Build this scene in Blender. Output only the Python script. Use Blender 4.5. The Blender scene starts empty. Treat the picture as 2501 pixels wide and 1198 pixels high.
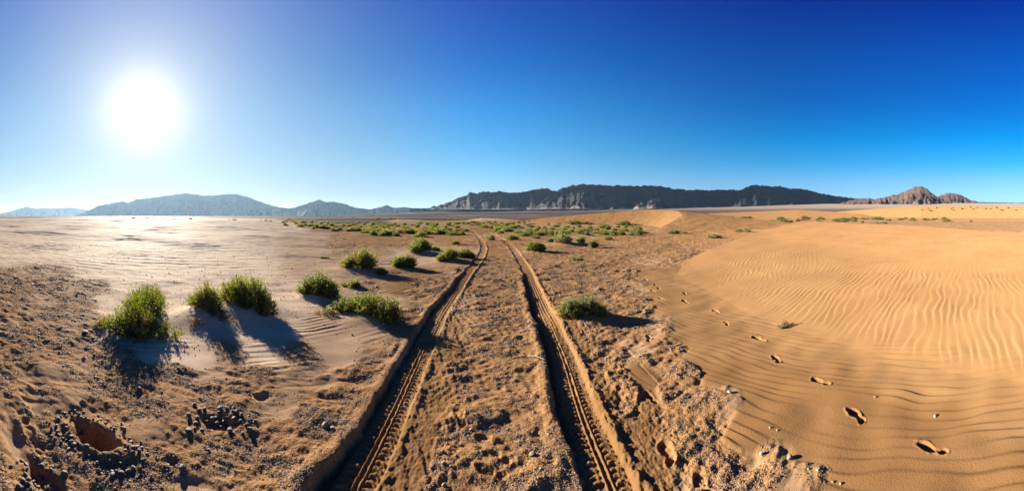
import bpy, math, random
import numpy as np

# ------------------------------------------------------------------ basics
sc = bpy.context.scene
COL = sc.collection
S = 0.00122            # radians of azimuth (and tangent of height) per photo pixel
CX, HZ = 1250.5, 527.0  # photo column of the view axis, row of the horizon
EYE = 1.65
SUN_AZ, SUN_EL = -1.098, math.radians(17.4)
rng = np.random.default_rng(7)
random.seed(7)


def at(px, py, z=0.0):
    """ground point (height z) that the photo shows at a pixel"""
    d = (EYE - z) / ((py - HZ) * S)
    a = (px - CX) * S
    return d * math.sin(a), d * math.cos(a)


def tag(o, label=None, cat=None, group=None, kind=None):
    if label: o['label'] = label
    if cat: o['category'] = cat
    if group: o['group'] = group
    if kind: o['kind'] = kind
    return o


def sstep(a, b, x):
    t = np.clip((x - a) / (b - a), 0, 1)
    return t * t * (3 - 2 * t)


# ------------------------------------------------------------------ noise
def _hash(ix, iy, seed):
    h = (ix.astype(np.int64) * 374761393 + iy.astype(np.int64) * 668265263 + seed * 974634777) & 0xFFFFFFFF
    h = ((h ^ (h >> 13)) * 1274126177) & 0xFFFFFFFF
    return (h ^ (h >> 16)) & 0xFFFFFFFF


_G = np.array([(math.cos(i * math.pi / 32), math.sin(i * math.pi / 32)) for i in range(64)], np.float32)


def perlin(x, y, seed=0):
    ix = np.floor(x); iy = np.floor(y)
    fx = (x - ix).astype(np.float32); fy = (y - iy).astype(np.float32)
    ix = ix.astype(np.int64); iy = iy.astype(np.int64)
    u = fx * fx * fx * (fx * (fx * 6 - 15) + 10); v = fy * fy * fy * (fy * (fy * 6 - 15) + 10)

    def g(dx, dy):
        a = _G[_hash(ix + dx, iy + dy, seed) & 63]
        return a[..., 0] * (fx - dx) + a[..., 1] * (fy - dy)
    n0 = g(0, 0) * (1 - u) + g(1, 0) * u
    n1 = g(0, 1) * (1 - u) + g(1, 1) * u
    return (n0 * (1 - v) + n1 * v) * 1.5


def fbm(x, y, seed=0, octaves=3, gain=0.5):
    s = 0; a = 1.0; f = 1.0
    for i in range(octaves):
        s = s + a * perlin(x * f, y * f, seed + i * 17)
        a *= gain; f *= 2.03
    return s


def cells(x, y, seed=0):
    """distance to the nearest jittered point and that cell's random value"""
    ix = np.floor(x).astype(np.int64); iy = np.floor(y).astype(np.int64)
    best = np.full(x.shape, 9.0, np.float32); val = np.zeros(x.shape, np.float32)
    for dx in (-1, 0, 1):
        for dy in (-1, 0, 1):
            h = _hash(ix + dx, iy + dy, seed)
            px = ix + dx + ((h & 1023) / 1023.0); py = iy + dy + (((h >> 10) & 1023) / 1023.0)
            d = np.hypot(x - px, y - py).astype(np.float32)
            m = d < best
            best = np.where(m, d, best); val = np.where(m, ((h >> 20) & 1023) / 1023.0, val)
    return best, val


def seg_dist(x, y, pts):
    """signed distance to a polyline (positive on its right side) and arc length"""
    best = np.full(x.shape, 1e9); sign = np.ones(x.shape); arc = np.zeros(x.shape); s0 = 0.0
    for (ax, ay), (bx, by) in zip(pts[:-1], pts[1:]):
        dx, dy = bx - ax, by - ay; L = math.hypot(dx, dy)
        t = np.clip(((x - ax) * dx + (y - ay) * dy) / (L * L), 0, 1)
        ex, ey = x - (ax + t * dx), y - (ay + t * dy)
        d = np.hypot(ex, ey)
        m = d < best
        best = np.where(m, d, best)
        sign = np.where(m, np.where(ex * dy - ey * dx >= 0, 1.0, -1.0), sign)
        arc = np.where(m, s0 + t * L, arc)
        s0 += L
    return best * sign, arc


def smooth_line(pts, n=8):
    """Catmull-Rom through the points"""
    P = [np.array(p, float) for p in pts]
    P = [2 * P[0] - P[1]] + P + [2 * P[-1] - P[-2]]
    out = []
    for i in range(1, len(P) - 2):
        for k in range(n):
            t = k / n
            a, b, c, d = P[i - 1], P[i], P[i + 1], P[i + 2]
            out.append(tuple(0.5 * ((2 * b) + (c - a) * t + (2 * a - 5 * b + 4 * c - d) * t * t + (3 * b - a - 3 * c + d) * t ** 3)))
    out.append(tuple(P[-2]))
    return out


# ------------------------------------------------------------------ layout of the place
FOOT = smooth_line([(2.6, -8), (3.1, -3), (3.3, 0), (3.45, 2), (3.6, 3.5), (3.9, 5.6), (4.5, 8.2), (5.0, 9.6), (6.0, 11.5), (8, 15), (11, 20), (15, 27)], 5)
EDGE = smooth_line([(3.6, 8.8), (4.8, 9.6), (6.5, 10.75), (9.9, 12.7), (17.1, 16.9), (24, 20.5), (34, 25), (50, 30)], 5)
TRACK_L = smooth_line([(-.80, -1.0), (-.88, .6), (-.935, 1.81), (-.99, 2.68), (-1.13, 4.32), (-1.23, 6.23), (-1.25, 10.1), (-1.27, 13.7), (-1.58, 18.4), (-2.9, 28), (-5.1, 40.7), (-8.5, 56)], 8)
TRACK_R = smooth_line([(.62, -1.0), (.61, .6), (.60, 1.95), (.588, 2.8), (.61, 4.14), (.54, 6.33), (.46, 9.45), (.365, 11.97), (.1, 16.3), (-.39, 21.5), (-1.35, 28.1), (-3.5, 40.3), (-6.9, 56)], 8)
# barchan crest behind the scrub: x, y, height
BARCHAN = [(px, d, z) for px, d, z in [(1200, 78, .05), (1280, 75, .6), (1350, 71, 1.4), (1450, 68, 2.15), (1540, 66, 2.62), (1605, 64, 2.85), (1650, 60, 2.55), (1662, 55, 1.9), (1650, 50, 1.1), (1632, 45, .3)]]
# long low dunes: crest pixels with distance and height, front slope, back slope
RIDGES = [
    ([(1740, 118, 2.6), (1850, 120, 3.3), (1950, 121, 3.85), (2030, 118, 3.2), (2100, 112, 2.3)], .10, .10),
    ([(2040, 150, 3.5), (2150, 140, 4.9), (2250, 134, 5.55), (2350, 130, 5.4), (2450, 127, 5.1), (2600, 122, 4.6), (2750, 120, 3.5)], .22, .10),
    ([(930, 88, .25), (975, 88, .72), (1020, 87, .62), (1090, 86, .2)], .09, .06),
    ([(1140, 108, .35), (1175, 109, .95), (1205, 108, .85), (1270, 104, .3)], .09, .06),
    ([(640, 92, .4), (690, 92, .6), (730, 92, .3)], .06, .05),
]
# sand heaped round the roots of the nearer shrubs: x, y, radius, height
MOUNDS = [(-4.6, 2.35, .75, .10), (-4.36, 3.35, .55, .17), (-4.05, 4.1, .75, .17), (-3.63, 5.7, .6, .10), (-2.15, 4.85, .75, .13),
          (-4.4, 9.0, .9, .16), (-3.26, 9.75, .6, .08), (-2.0, 12, .8, .12), (-4.0, 14.2, .9, .14), (1.15, 5.3, .65, .12), (1.05, 15.2, .8, .1),
          (2.9, 18.6, 1.2, .16), (4, 18.9, 1, .1)]
HOLLOWS = [(-2.34, .80, .24, .12, .13), (-2.06, 1.72, .16, .10, .05), (-2.05, .38, .20, .08, .03)]
# boot prints: x, y, direction, depth
PRINTS = []
_trail = [(1775, 790), (1852, 827), (1897, 876), (2003, 933), (2093, 1015), (2277, 1096)]
for i, p in enumerate(_trail):
    x, y = at(*p); PRINTS.append((x, y, 1.30 + (.18 if i % 2 else -.14), .036, 'trail'))
for p, dr in [((1673, 716), 1.3), ((1673, 736), 1.5), ((1750, 760), 1.45)]:
    x, y = at(*p); PRINTS.append((x, y, dr, .04, 'trail'))
for p, dr in [((1577, 682), 1.4), ((1600, 694), 1.2), ((1594, 710), 1.5), ((1609, 704), 1.3), ((1614, 730), 1.5), ((1585, 827), 1.2), ((1588, 968), 1.6), ((1632, 1106), 1.45), ((1716, 1188), 1.4)]:
    x, y = at(*p); PRINTS.append((x, y, dr, .032, 'gravel'))
for p, dr in [((1125, 1022), 2.0), ((1195, 1076), 2.7), ((1217, 1120), 2.7), ((1200, 1158), 2.75)]:
    x, y = at(*p); PRINTS.append((x, y, dr, .017, 'centre'))
for p, dr in [((66, 1040), .2), ((90, 1080), .3)]:
    x, y = at(*p); PRINTS.append((x, y, dr, .022, 'left'))

# ground cover by control points (photo pixel, cover): p pale sand, o orange sand, g gravelly earth, h half gravel, d dark plain, t tan fan
COVER = """
1185: 0g 150g 300g 450h 540h 600g 750g 905b 1000b 1110g 1250g 1390g 1570b 1660h 1740g 1850g 1960h 2060b 2250b 2480b
1120: 0g 150g 300g 420g 540h 650g 780g 920b 1010b 1100g 1250g 1370g 1530b 1610b 1700g 1790g 1880h 1990b 2250b 2480b
1050: 0h 60h 150g 330h 450g 600g 750g 850g 960b 1040b 1110g 1250g 1330g 1500b 1570b 1650g 1740g 1830b 2000b 2250b 2480o
980: 0g 100h 300g 450g 560g 700h 800g 860g 1000o 1060b 1120g 1250g 1320g 1460b 1530g 1590b 1680g 1760h 1850b 2100b 2480o
920: 0g 120h 300g 420g 520h 620g 720h 800h 880g 1020o 1070o 1130g 1250g 1310g 1430o 1510g 1570b 1650g 1740b 1900b 2200o
865: 0g 150g 240h 420p 480p 560h 650p 730h 820m 930h 1050o 1100o 1160g 1260g 1400o 1490g 1560h 1620g 1700o 1900o
800: 0h 100g 200h 300p 420p 600p 700p 800m 900m 1000g 1060h 1100o 1150h 1200g 1280g 1380o 1460g 1540g 1610h 1680o
740: 0g 100h 180g 280p 420p 600p 720p 840m 950m 1020h 1060g 1140h 1200g 1270g 1340g 1420h 1500g 1560g 1620o 1700o
700: 0g 120g 220h 320p 500p 680p 800m 900h 970o 1040g 1120g 1190g 1250g 1320g 1400g 1480g 1560h 1620o
665: 0h 120h 240p 400p 600p 780m 880m 960h 1040o 1090h 1140g 1190g 1240g 1320g 1420g 1520g 1590o 1640o
640: 0p 200p 400p 600p 780m 880m 960m 1040m 1100h 1140o 1190g 1240g 1310g 1400g 1500g 1580h 1650g
615: 0p 200p 400p 600p 760m 840h 920h 1000m 1080m 1130m 1200o 1280h 1360g 1450g 1540g 1620g 1700g
595: 0p 200p 400p 600p 760m 830g 900g 980g 1060h 1130g 1200g 1270g 1340h 1420h 1500g 1600g 1700g 1800g
578: 0p 200p 400p 600p 760m 850g 930g 1010g 1100g 1160h 1230h 1320o 1420h 1520g 1620g 1750g
562: 0p 200p 400p 600p 700p 800o 900h 1000o 1100o 1200o 1300h 1400o 1500h 1580h 1680o 1780g 1900h 2100q
552: 0p 200p 400p 600p 700p 800h 900o 1000h 1100h 1200o 1300h 1400h 1500h 1580g 1700o 1850h 2000q 2200q 2400q 2480q
543: 0p 200p 400p 560p 680p 780d 900d 1000h 1100h 1200h 1400h 1700o 1800h 1950q 2150q 2350q 2480q
536: 0p 120p 260p 420p 600p 750d 900d 1050d 1200d 1350d 1700h 1850h 2000q 2200q 2450q
531: 0d 300d 600d 900d 1200d 1500d 1800h 2100h 2450h
528.5: 0d 300d 600d 900d 1200d 1500d 1800d 2100d 2450d
"""
CP = []
for line in COVER.strip().splitlines():
    row, rest = line.split(':')
    d = math.log(EYE / ((float(row) - HZ) * S))
    for it in rest.split():
        CP.append((float(it[:-1]), d, it[-1]))
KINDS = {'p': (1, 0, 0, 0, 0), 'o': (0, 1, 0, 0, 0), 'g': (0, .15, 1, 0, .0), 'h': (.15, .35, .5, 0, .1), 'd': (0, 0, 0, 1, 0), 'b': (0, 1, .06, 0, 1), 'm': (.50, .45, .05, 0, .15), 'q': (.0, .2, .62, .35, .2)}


_GA = np.arange(-1500, 4001, 10.0); _GB = np.arange(math.log(.45), math.log(1800.0), .02)


def _cover_grid():
    a, b = np.meshgrid(_GA, _GB)
    acc = np.zeros(a.shape + (5,), np.float32); tot = np.zeros(a.shape, np.float32) + 1e-9
    for px, d, k in CP:
        q = ((a - px) / 62.0) ** 2 + ((b - d) / .10) ** 2
        w = (1.0 / (0.15 + q) ** 3).astype(np.float32)
        tot += w
        acc += w[..., None] * np.array(KINDS[k], np.float32)
    return acc / tot[..., None]


_CG = _cover_grid()


def cover(x, y):
    """weights of pale sand, orange sand, gravel, dark plain"""
    wx = x + .12 * perlin(x / .55, y / .55, 301); wy = y + .12 * perlin(x / .55, y / .55, 302)
    r = np.hypot(wx, wy); a = np.arctan2(wx, wy) / S + CX; b = np.log(np.maximum(r, .5))
    fa = np.clip((a - _GA[0]) / 10.0, 0, len(_GA) - 1.001); fb = np.clip((b - _GB[0]) / .02, 0, len(_GB) - 1.001)
    ia = fa.astype(int); ib = fb.astype(int); ta = (fa - ia)[:, None]; tb = (fb - ib)[:, None]
    return (_CG[ib, ia] * (1 - ta) * (1 - tb) + _CG[ib, ia + 1] * ta * (1 - tb) + _CG[ib + 1, ia] * (1 - ta) * tb + _CG[ib + 1, ia + 1] * ta * tb).astype(np.float32)


# ------------------------------------------------------------------ height of the land
def dune_near(x, y):
    r = np.hypot(x, y); k = r < 75
    h = np.zeros(x.shape); u = np.full(x.shape, -50.0); v = np.full(x.shape, -50.0)
    if k.any(): h[k], u[k], v[k] = _dune_near(x[k], y[k])
    return h, u, v


def _dune_near(x, y):
    u, _ = seg_dist(x, y, FOOT)
    v, _ = seg_dist(x, y, EDGE)
    u = u + .12 * perlin(x / 2.3, y / 2.3, 11)
    pk = .84 + (1.10 - .84) * sstep(0, 9, y)
    p = np.interp(u, [-.4, 0, .5, 1.5, 3, 5.5, 8, 11, 13, 15, 18, 22, 27], [0, .015, .085, .27, .46, .70, .87, .98, .98, .90, .60, .20, 0.0]) * np.where(u > 4, pk, 1.0 + (pk - 1) * sstep(1, 4, u))
    p = p * sstep(-30, -10, y)
    h = np.maximum(p + .55 * np.minimum(v + .05, 0), 0)
    return h, u, v


def ridge_height(x, y, crest, front, back):
    r = np.hypot(x, y); a = np.arctan2(x, y) / S + CX
    xs = [c[0] for c in crest]
    dc = np.interp(a, xs, [c[1] for c in crest]); zc = np.interp(a, xs, [c[2] for c in crest])
    end = sstep(xs[0] - 90, xs[0] + 10, a) * (1 - sstep(xs[-1] - 10, xs[-1] + 90, a))
    d = r - dc
    w = zc / np.where(d < 0, front, back)
    t = np.clip(1 - np.abs(d) / np.maximum(w, .01), 0, 1)
    t = np.where(d < 0, t * t * (3 - 2 * t) * .6 + t * .4, t * t * (3 - 2 * t))
    return zc * t * end


def barchan(x, y):
    r = np.hypot(x, y); a = np.arctan2(x, y) / S + CX
    k = (r > 30) & (r < 130) & (a > 1000) & (a < 2250)
    h = np.zeros(x.shape); lit = np.zeros(x.shape)
    if k.any(): h[k], lit[k] = _barchan(x[k], y[k])
    return h, lit


def _barchan(x, y):
    P = []
    for px, d, z in BARCHAN:
        a = (px - CX) * S
        P.append((d * math.sin(a), d * math.cos(a), z))
    P = smooth_line(P, 14)
    h = np.zeros(x.shape)
    lit = np.zeros(x.shape)
    for (ax, ay, az), (bx, by, bz) in zip(P[:-1], P[1:]):
        dx, dy = bx - ax, by - ay; L2 = dx * dx + dy * dy
        t = np.clip(((x - ax) * dx + (y - ay) * dy) / L2, 0, 1)
        ex, ey = x - (ax + t * dx), y - (ay + t * dy)
        d = np.hypot(ex, ey)
        s = np.where(ex * dy - ey * dx >= 0, .42, .105)
        z = az + t * (bz - az)
        q = z - s * d
        lit = np.where(q > h, np.where(s > .3, 1.0, 0.0), lit)
        h = np.maximum(h, q)
    return h, lit


def macro(x, y):
    x = np.asarray(x, float); y = np.asarray(y, float)
    r = np.hypot(x, y); a = np.arctan2(x, y) / S + CX
    z = .10 * perlin(x / 9, y / 9, 1) * sstep(5, 18, r) * (1 - sstep(60, 100, r)) + .06 * perlin(x / 3.7, y / 3.7, 2) * sstep(3, 9, r) * (1 - sstep(40, 80, r))
    hd, u, v = dune_near(x, y)
    z = z * (1 - sstep(0, .3, hd)) + hd
    # pale swell on the left
    zc = np.interp(a, [-900, -300, 0, 250, 450, 620, 720, 800], [0, .8, 1.18, 1.2, 1.0, .75, .3, 0])
    z = z + zc * sstep(16, 60, r) * (1 - sstep(62, 105, r))
    # plain on the right climbs a little
    k = sstep(1650, 2000, a) * (1 - sstep(3000, 3600, a))
    z = z + k * .012 * np.clip(r - 34, 0, 180)
    b, _ = barchan(x, y)
    z = np.maximum(z, 0) * (b <= 0) + np.where(b > 0, np.maximum(b, z), 0) + np.minimum(z, 0) * (b <= 0)
    for crest, f, bk in RIDGES:
        z = np.maximum(z, ridge_height(x, y, crest, f, bk))
    K = np.interp(a, [-1200, 800, 1100, 1400, 1900, 2300, 2700, 3300], [0, 0, .017, .027, .038, .042, .04, 0])
    t = np.clip((r - 500) / 5500, 0, 1.0)
    z = z + K * 5500 * t ** 1.5
    for mx, my, mr, mh in MOUNDS:
        z = z + mh * np.exp(-((x - mx) ** 2 + (y - my) ** 2) / (mr * mr * .55))
    return z


def spacing(r):
    return np.maximum(.0042 * r, .004)


def ripple(x, y, kx, ky, lam, seed, warp=1.6):
    ph = 2 * math.pi * (kx * x + ky * y) / lam
    along = (-ky * x + kx * y)
    ph = ph + warp * 2 * perlin((kx * x + ky * y) / (lam * 5), along / (lam * 9), seed) + warp * .8 * perlin((kx * x + ky * y) / (lam * 1.7), along / (lam * 4), seed + 1)
    f = (ph / (2 * math.pi)) % 1.0
    w = np.where(f < .74, sstep(0, .74, f), 1 - sstep(.74, 1.0, f)) * 1.0 + np.where(f < .74, f / .74, (1 - f) / .26) * 1.0 - 1.0
    amp = np.clip(.72 + .75 * perlin((kx * x + ky * y) / (lam * 2.4), along / (lam * 5), seed + 2) + .5 * perlin(x / (lam * 9), y / (lam * 9), seed + 3), .05, 1.45)
    return w * amp


def track_profile(u, s, y, right):
    """height relative to the land, and mask of the rut; u across, s along"""
    ua = np.abs(u)
    if right:
        bank = .078 * sstep(1.6, 2.9, y) * (1 - sstep(7.5, 10.5, y)) + .022
        wl = .15 + .06 * sstep(1.6, 3, y) * (1 - sstep(7, 10, y))
        berm = .016 * (1 - sstep(9, 16, y)) + .010
    else:
        bank = .066 * (1 - sstep(7.5, 11, y)) + .020 + .05 * (1 - sstep(1.5, 2.4, y))
        wl = .135 + .035 * (1 - sstep(4, 10, y)) + .05 * (1 - sstep(1.5, 2.5, y))
        berm = .012 + .02 * sstep(5, 9, y) * (1 - sstep(16, 22, y))
    jag = .022 * perlin(s / .23, u * 0 + 3.1, 41) + .012 * perlin(s / .07, u * 0 + 8.1, 43) + .045 * perlin(s / .9, u * 0, 47) + .016 * perlin(s / .11 + 9, u / .06, 44) + .008 * perlin(s / .035, u / .03, 40)
    depth_tread = .024 + .2 * bank
    # bed: tread part, then deeper part to the left, then wall
    bed = np.where(u > -.12, -depth_tread, -(depth_tread + (bank * .45) * sstep(-.12, -.19, u) * 1.0))
    lw = -(wl + jag)
    wall = sstep(lw - .035, lw + .02, u)          # 0 outside on the left, 1 in the bed
    rw = 1 - sstep(.115, .155, u + .4 * jag)       # 1 in the bed
    lip = (bank * .35) * np.exp(-((u - lw + .06) / .075) ** 2)
    rl = berm * np.exp(-((u - .175 - .35 * jag) / .04) ** 2) * np.clip(.75 + .7 * perlin(s / .37, u / .2, 48) + .5 * perlin(s / .08, u / .05, 49) + .3 * perlin(s / .03, u / .03, 50), .05, 2)
    h = bed * wall * rw + lip * (1 - wall) + rl
    # printed tread
    pr = sstep(-.135, -.12, u) * (1 - sstep(.115, .13, u))
    rib = np.exp(-((ua - .021) / .0085) ** 2)
    side = np.where(u > 0, 0.0, .5)
    lug = sstep(-.25, .35, np.sin(2 * math.pi * (s / .062 + side + .35 * (ua - .08) / .08) + 1.2 * np.sin(ua * 60)))
    lug = lug * sstep(.036, .046, ua) * (1 - sstep(.108, .122, ua))
    edge = np.exp(-((ua - .124) / .008) ** 2)
    mid = sstep(4, 7, y)
    long_ribs = .5 + .5 * np.cos(2 * math.pi * u / .052)
    h = h + pr * (1 - mid) * (.014 * rib + .013 * lug + .008 * edge) + sstep(-.16, -.14, u) * (1 - sstep(.14, .16, u)) * mid * .016 * long_ribs
    h = h + wall * (.007 * perlin(s / .07, u / .05, 45) + .004 * perlin(s / .025, u / .022, 46))
    mask = np.clip(wall * (1 - sstep(.20, .25, u)), 0, 1)
    return h, mask


def print_depth(x, y):
    h = np.zeros(x.shape); m = np.zeros(x.shape); idx = np.full(x.shape, -1)
    for i, (fx, fy, ang, dep, _) in enumerate(PRINTS):
        near = (np.abs(x - fx) < .3) & (np.abs(y - fy) < .3)
        if not near.any():
            continue
        dx, dy = x[near] - fx, y[near] - fy
        a = dx * math.cos(ang) + dy * math.sin(ang); b = -dx * math.sin(ang) + dy * math.cos(ang)
        vr = np.random.default_rng(700 + i); sc1 = vr.uniform(.70, .86); a = a / sc1; b = b / (sc1 * vr.uniform(.92, 1.12)); dep = dep * vr.uniform(.6, 1.15)
        b = b + .012 * np.sin(a * 31 + i) * .4 + .006 * perlin(dx / .03, dy / .03, 600 + i)
        b = b + .25 * (a - .03) ** 2 * (1 if i % 2 else -1) * 3
        sole = np.hypot((a - .062) / .092, b / .054); heel = np.hypot((a + .095) / .052, b / .041)
        waist = np.hypot((a + .02) / .07, b / .030)
        ds = 1 - sstep(.78, 1.06, sole); dh = (1 - sstep(.74, 1.08, heel)) * 1.15; dw = (1 - sstep(.7, 1.1, waist)) * .32
        d = np.maximum(np.maximum(ds, dh), dw)
        q = np.minimum(np.minimum(sole, heel), waist)
        rim = np.exp(-((q - 1.22) / .18) ** 2) * .24 * np.clip(.5 + perlin(dx / .05 + i, dy / .05, 620), 0, 1.4)
        slope = 1 + .35 * np.sin(a * 22 + i)
        hh = h[near]; mm = m[near]; ii = idx[near]
        hh = hh - dep * d * slope + dep * rim
        ii = np.where(q < 1.25, i, ii); mm = np.maximum(mm, d)
        h[near] = hh; m[near] = mm; idx[near] = ii
    return h, m, idx


CRUST = {}


def surface(x, y):
    """height, cover weights, owner index of every ground vertex"""
    z = macro(x, y)
    r = np.hypot(x, y)
    c = np.zeros(x.shape + (5,), np.float32)
    far = r > 1600
    c[~far] = cover(x[~far], y[~far]); c[far] = (0, 0, 0, 1, 0)
    hd, u, v = dune_near(x, y)
    on_dune = sstep(0, .10, hd) * (r < 60)
    bz, blit = barchan(x, y)
    ow = np.zeros(x.shape, np.int32)                       # 0 plain ground
    sandy = np.clip(np.maximum(on_dune, (bz > .05) * 1.0), 0, 1)
    for k, (crest, f, bk) in enumerate(RIDGES):
        rh = ridge_height(x, y, crest, f, bk)
        mm = (rh > z - .06) & (rh > .25)
        sandy = np.maximum(sandy, mm * 1.0)
        ow[mm] = 10 + k
    ow[bz > np.maximum(.12, z - .02)] = 3
    ow[(hd > .05) & (r < 60) & (u > .1)] = 2
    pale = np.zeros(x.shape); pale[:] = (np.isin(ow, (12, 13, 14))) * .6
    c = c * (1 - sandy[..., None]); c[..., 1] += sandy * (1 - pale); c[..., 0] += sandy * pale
    # patchiness
    near = np.where(r < 70)[0]
    xn, yn, rn = x[near], y[near], r[near]; cn = c[near]; dn = on_dune[near]
    zz = np.zeros(xn.shape)
    sp = spacing(rn)

    def fade(lam):
        return sstep(2.0, 4.0, lam / sp)
    n1 = fbm((xn + .5 * yn) / .55, (yn - .5 * xn) / .26, 21, 3)
    n2 = perlin(xn / 1.9, yn / 1.1, 25)
    g = cn[:, 2]
    gz = sstep(.15, .6, g)
    n3 = fbm((xn + .45 * yn) / .34, (yn - .45 * xn) / .17, 27, 3)
    g = sstep(.30, .92, g * .95 + .30 * n1 + .16 * n2 + .24 * n3) * sstep(.04, .2, g)
    d = 1 - g
    raw = cn[:, 2].copy(); mass = cn[:, :4].sum(1)
    oth = cn[:, [0, 1, 3]]; tot = oth.sum(1, keepdims=True) + 1e-6
    cn[:, [0, 1, 3]] = oth / tot * (np.maximum(mass, 1e-6) - np.minimum(g, mass))[:, None]
    cn[:, 2] = g
    # gravelly earth: hummocks, clods, crumbs
    tl, sl = seg_dist(xn, yn, TRACK_L); tr, sr = seg_dist(xn, yn, TRACK_R)
    off = sstep(.19, .28, np.abs(tl + .06)) * sstep(.18, .27, np.abs(tr + .04))
    hum = .045 * perlin(xn / .62 + .4 * n2, (yn + .35 * xn) / .40, 31) * fade(.5) + .020 * np.abs(perlin(xn / .25, yn / .20, 33)) * fade(.22)
    hum = hum + .055 * perlin(xn / 2.2, yn / 1.3, 35) * sstep(6, 11, rn) + .03 * perlin(xn / 1.1, yn / .7, 36) * sstep(7, 10, rn)
    cd, cv = cells(xn / .055, yn / .055, 5)
    clod = np.clip(.55 - cd, 0, 1) * (cv > .45) * (cv + .1) * .018 * fade(.055)
    cd2, cv2 = cells(xn / .026, yn / .026, 6)
    clod2 = np.clip(.55 - cd2, 0, 1) * (cv2 > .4) * .010 * fade(.024)
    cd3, cv3 = cells(xn / .13, yn / .13, 9)
    clod3 = np.clip(.45 - cd3, 0, 1) * (cv3 > .84) * .040 * fade(.11)
    cd4, cv4 = cells(xn / .45, yn / .45, 19)
    clod4 = np.clip(.30 - cd4, 0, 1) * (cv4 > .6) * .25 * sstep(5, 8, rn) * (1 - sstep(25, 40, rn))
    fine = .010 * perlin(xn / .08, yn / .08, 37) * fade(.08) + .005 * perlin(xn / .03, yn / .03, 38) * fade(.03)
    relief = .011 * n1 + .009 * n3 * fade(.16)
    zz += off * gz * (.60 * hum + relief) + off * g * (.60 * clod + .85 * clod2 + .45 * clod3 + .45 * clod4 + .9 * fine + .005)
    few = (cn[:, 0] + cn[:, 1]) * (1 - dn)
    zz += off * few * (np.where(xn > 1.4, .009, .022) * perlin(xn / 1.0, yn / .7, 51) + .012 * perlin(xn / .4, yn / .3, 52) * fade(.3))
    cd5, cv5 = cells(xn / .22, yn / .22, 29)
    zz += off * few * np.clip(.18 - cd5, 0, 1) * (cv5 > .93) * .25 * fade(.06) * sstep(600, 300, np.arctan2(xn, yn) / S + CX)
    # wind ripples
    flat_r = few * sstep(.6, 1.6, xn) * (1 - sstep(14, 20, rn))
    zz += off * flat_r * (.4 + .6 * sstep(-.3, .2, perlin(xn / .9, yn / .9, 63))) * .0050 * ripple(xn, yn, .95, .31, .125, 61, 2.8) * fade(.125)
    inner = few * (xn < .3) * (xn > -1.0)
    zz += off * inner * .0045 * ripple(xn, yn, .93, .36, .12, 64) * fade(.12)
    lside = few * (xn < -1.2) * (1 - sstep(9, 13, rn))
    zz += off * lside * .0058 * ripple(xn, yn, .80, -.60, .14, 67) * fade(.14) * sstep(-.1, .4, perlin(xn / 1.1, yn / 1.1, 69))
    un = u[near]
    rot = sstep(.2, 3.2, un + .5 * perlin(xn / 2, yn / 2, 71))
    rA = ripple(xn, yn, -.22, .975, .118, 72, 2.5); rB = ripple(xn, yn, -.62, .78, .115, 75, 2.3)
    low = sstep(-.1, .5, un) * (1 - sstep(3.0, 4.6, un + .5 * perlin(xn / 1.7, yn / 1.7, 73)))
    northern = sstep(3.5, 7.5, yn)
    zz += dn * low * (.0054 * rA * (1 - northern) + .0038 * rB * northern) * fade(.15)
    rC = ripple(xn, yn, .62, .78, .21, 78, 2.2)
    top = sstep(2.6, 4.2, un)
    zz += dn * top * .0085 * rC * fade(.2) * np.clip(.55 + .8 * perlin(xn / 2.1, yn / 2.1, 79), .12, 1.2)
    zz += dn * .03 * perlin(xn / 2.6, yn / 1.6, 80) * top
    pl = few * sstep(9, 13, rn) * (np.arctan2(xn, yn) < -.30)
    rD = ripple(xn, yn, .72, -.69, .60, 82, 1.8); rE = ripple(xn, yn, .62, -.78, 1.5, 85, 2.0)
    zz += pl * (np.clip(.6 + .9 * perlin(xn / 6, yn / 4, 87), .1, 1.3) * (.024 * rD * sstep(1.6, 3.2, .60 / sp) + .034 * rE * sstep(13, 24, rn)) + .03 * perlin(xn / 3.3, yn / 2.2, 88) * sstep(10, 20, rn))
    mid = (cn[:, 1]) * (1 - dn) * sstep(14, 20, rn) * (np.arctan2(xn, yn) > -.35)
    zz += mid * (.07 * perlin(xn / 2.4, yn / 1.5, 90) + .03 * perlin(xn / .8, yn / .6, 91))
    # hollows with a crumbling rim
    hol = np.zeros(xn.shape)
    for hx, hy, ra, rb, dep in HOLLOWS:
        ang = .45
        dx, dy = xn - hx, yn - hy
        a = (dx * math.cos(ang) + dy * math.sin(ang)) / ra; b = (-dx * math.sin(ang) + dy * math.cos(ang)) / rb
        q = np.hypot(a, b) + .16 * perlin(xn / .07, yn / .07, 95) + .2 * perlin(xn / .2, yn / .2, 96)
        hol = np.maximum(hol, dep * (1 - sstep(.55, 1.05, q)))
        zz += .022 * np.exp(-((q - 1.15) / .2) ** 2) * (dep > .1)
    zz -= hol
    zz += sstep(.01, .05, hol) * (.020 * perlin(xn / .06, yn / .06, 97) + .012 * perlin(xn / .025, yn / .025, 98))
    # wheel ruts
    mask_l = np.zeros(xn.shape); mask_r = np.zeros(xn.shape)
    for t, s_, right in ((tl, sl, False), (tr, sr, True)):
        sel = (np.abs(t) < .6) & (rn < 55)
        hh, mm = track_profile(t[sel], s_[sel], yn[sel], right)
        zz[sel] += hh
        cover_keep = 1 - .8 * mm
        rest = cn[sel]
        g_old = rest[:, 2].copy()
        rest[:, 2] *= cover_keep; rest[:, 1] += g_old - rest[:, 2]
        cn[sel] = rest
        if right: mask_r[sel] = mm
        else: mask_l[sel] = mm
    ph, pm, pi = print_depth(xn, yn)
    zz += ph
    on = ow[near]
    on[(pi >= 0)] = 100 + pi[pi >= 0]
    on[mask_l > .5] = 4; on[mask_r > .5] = 5
    ow[near] = on
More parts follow.
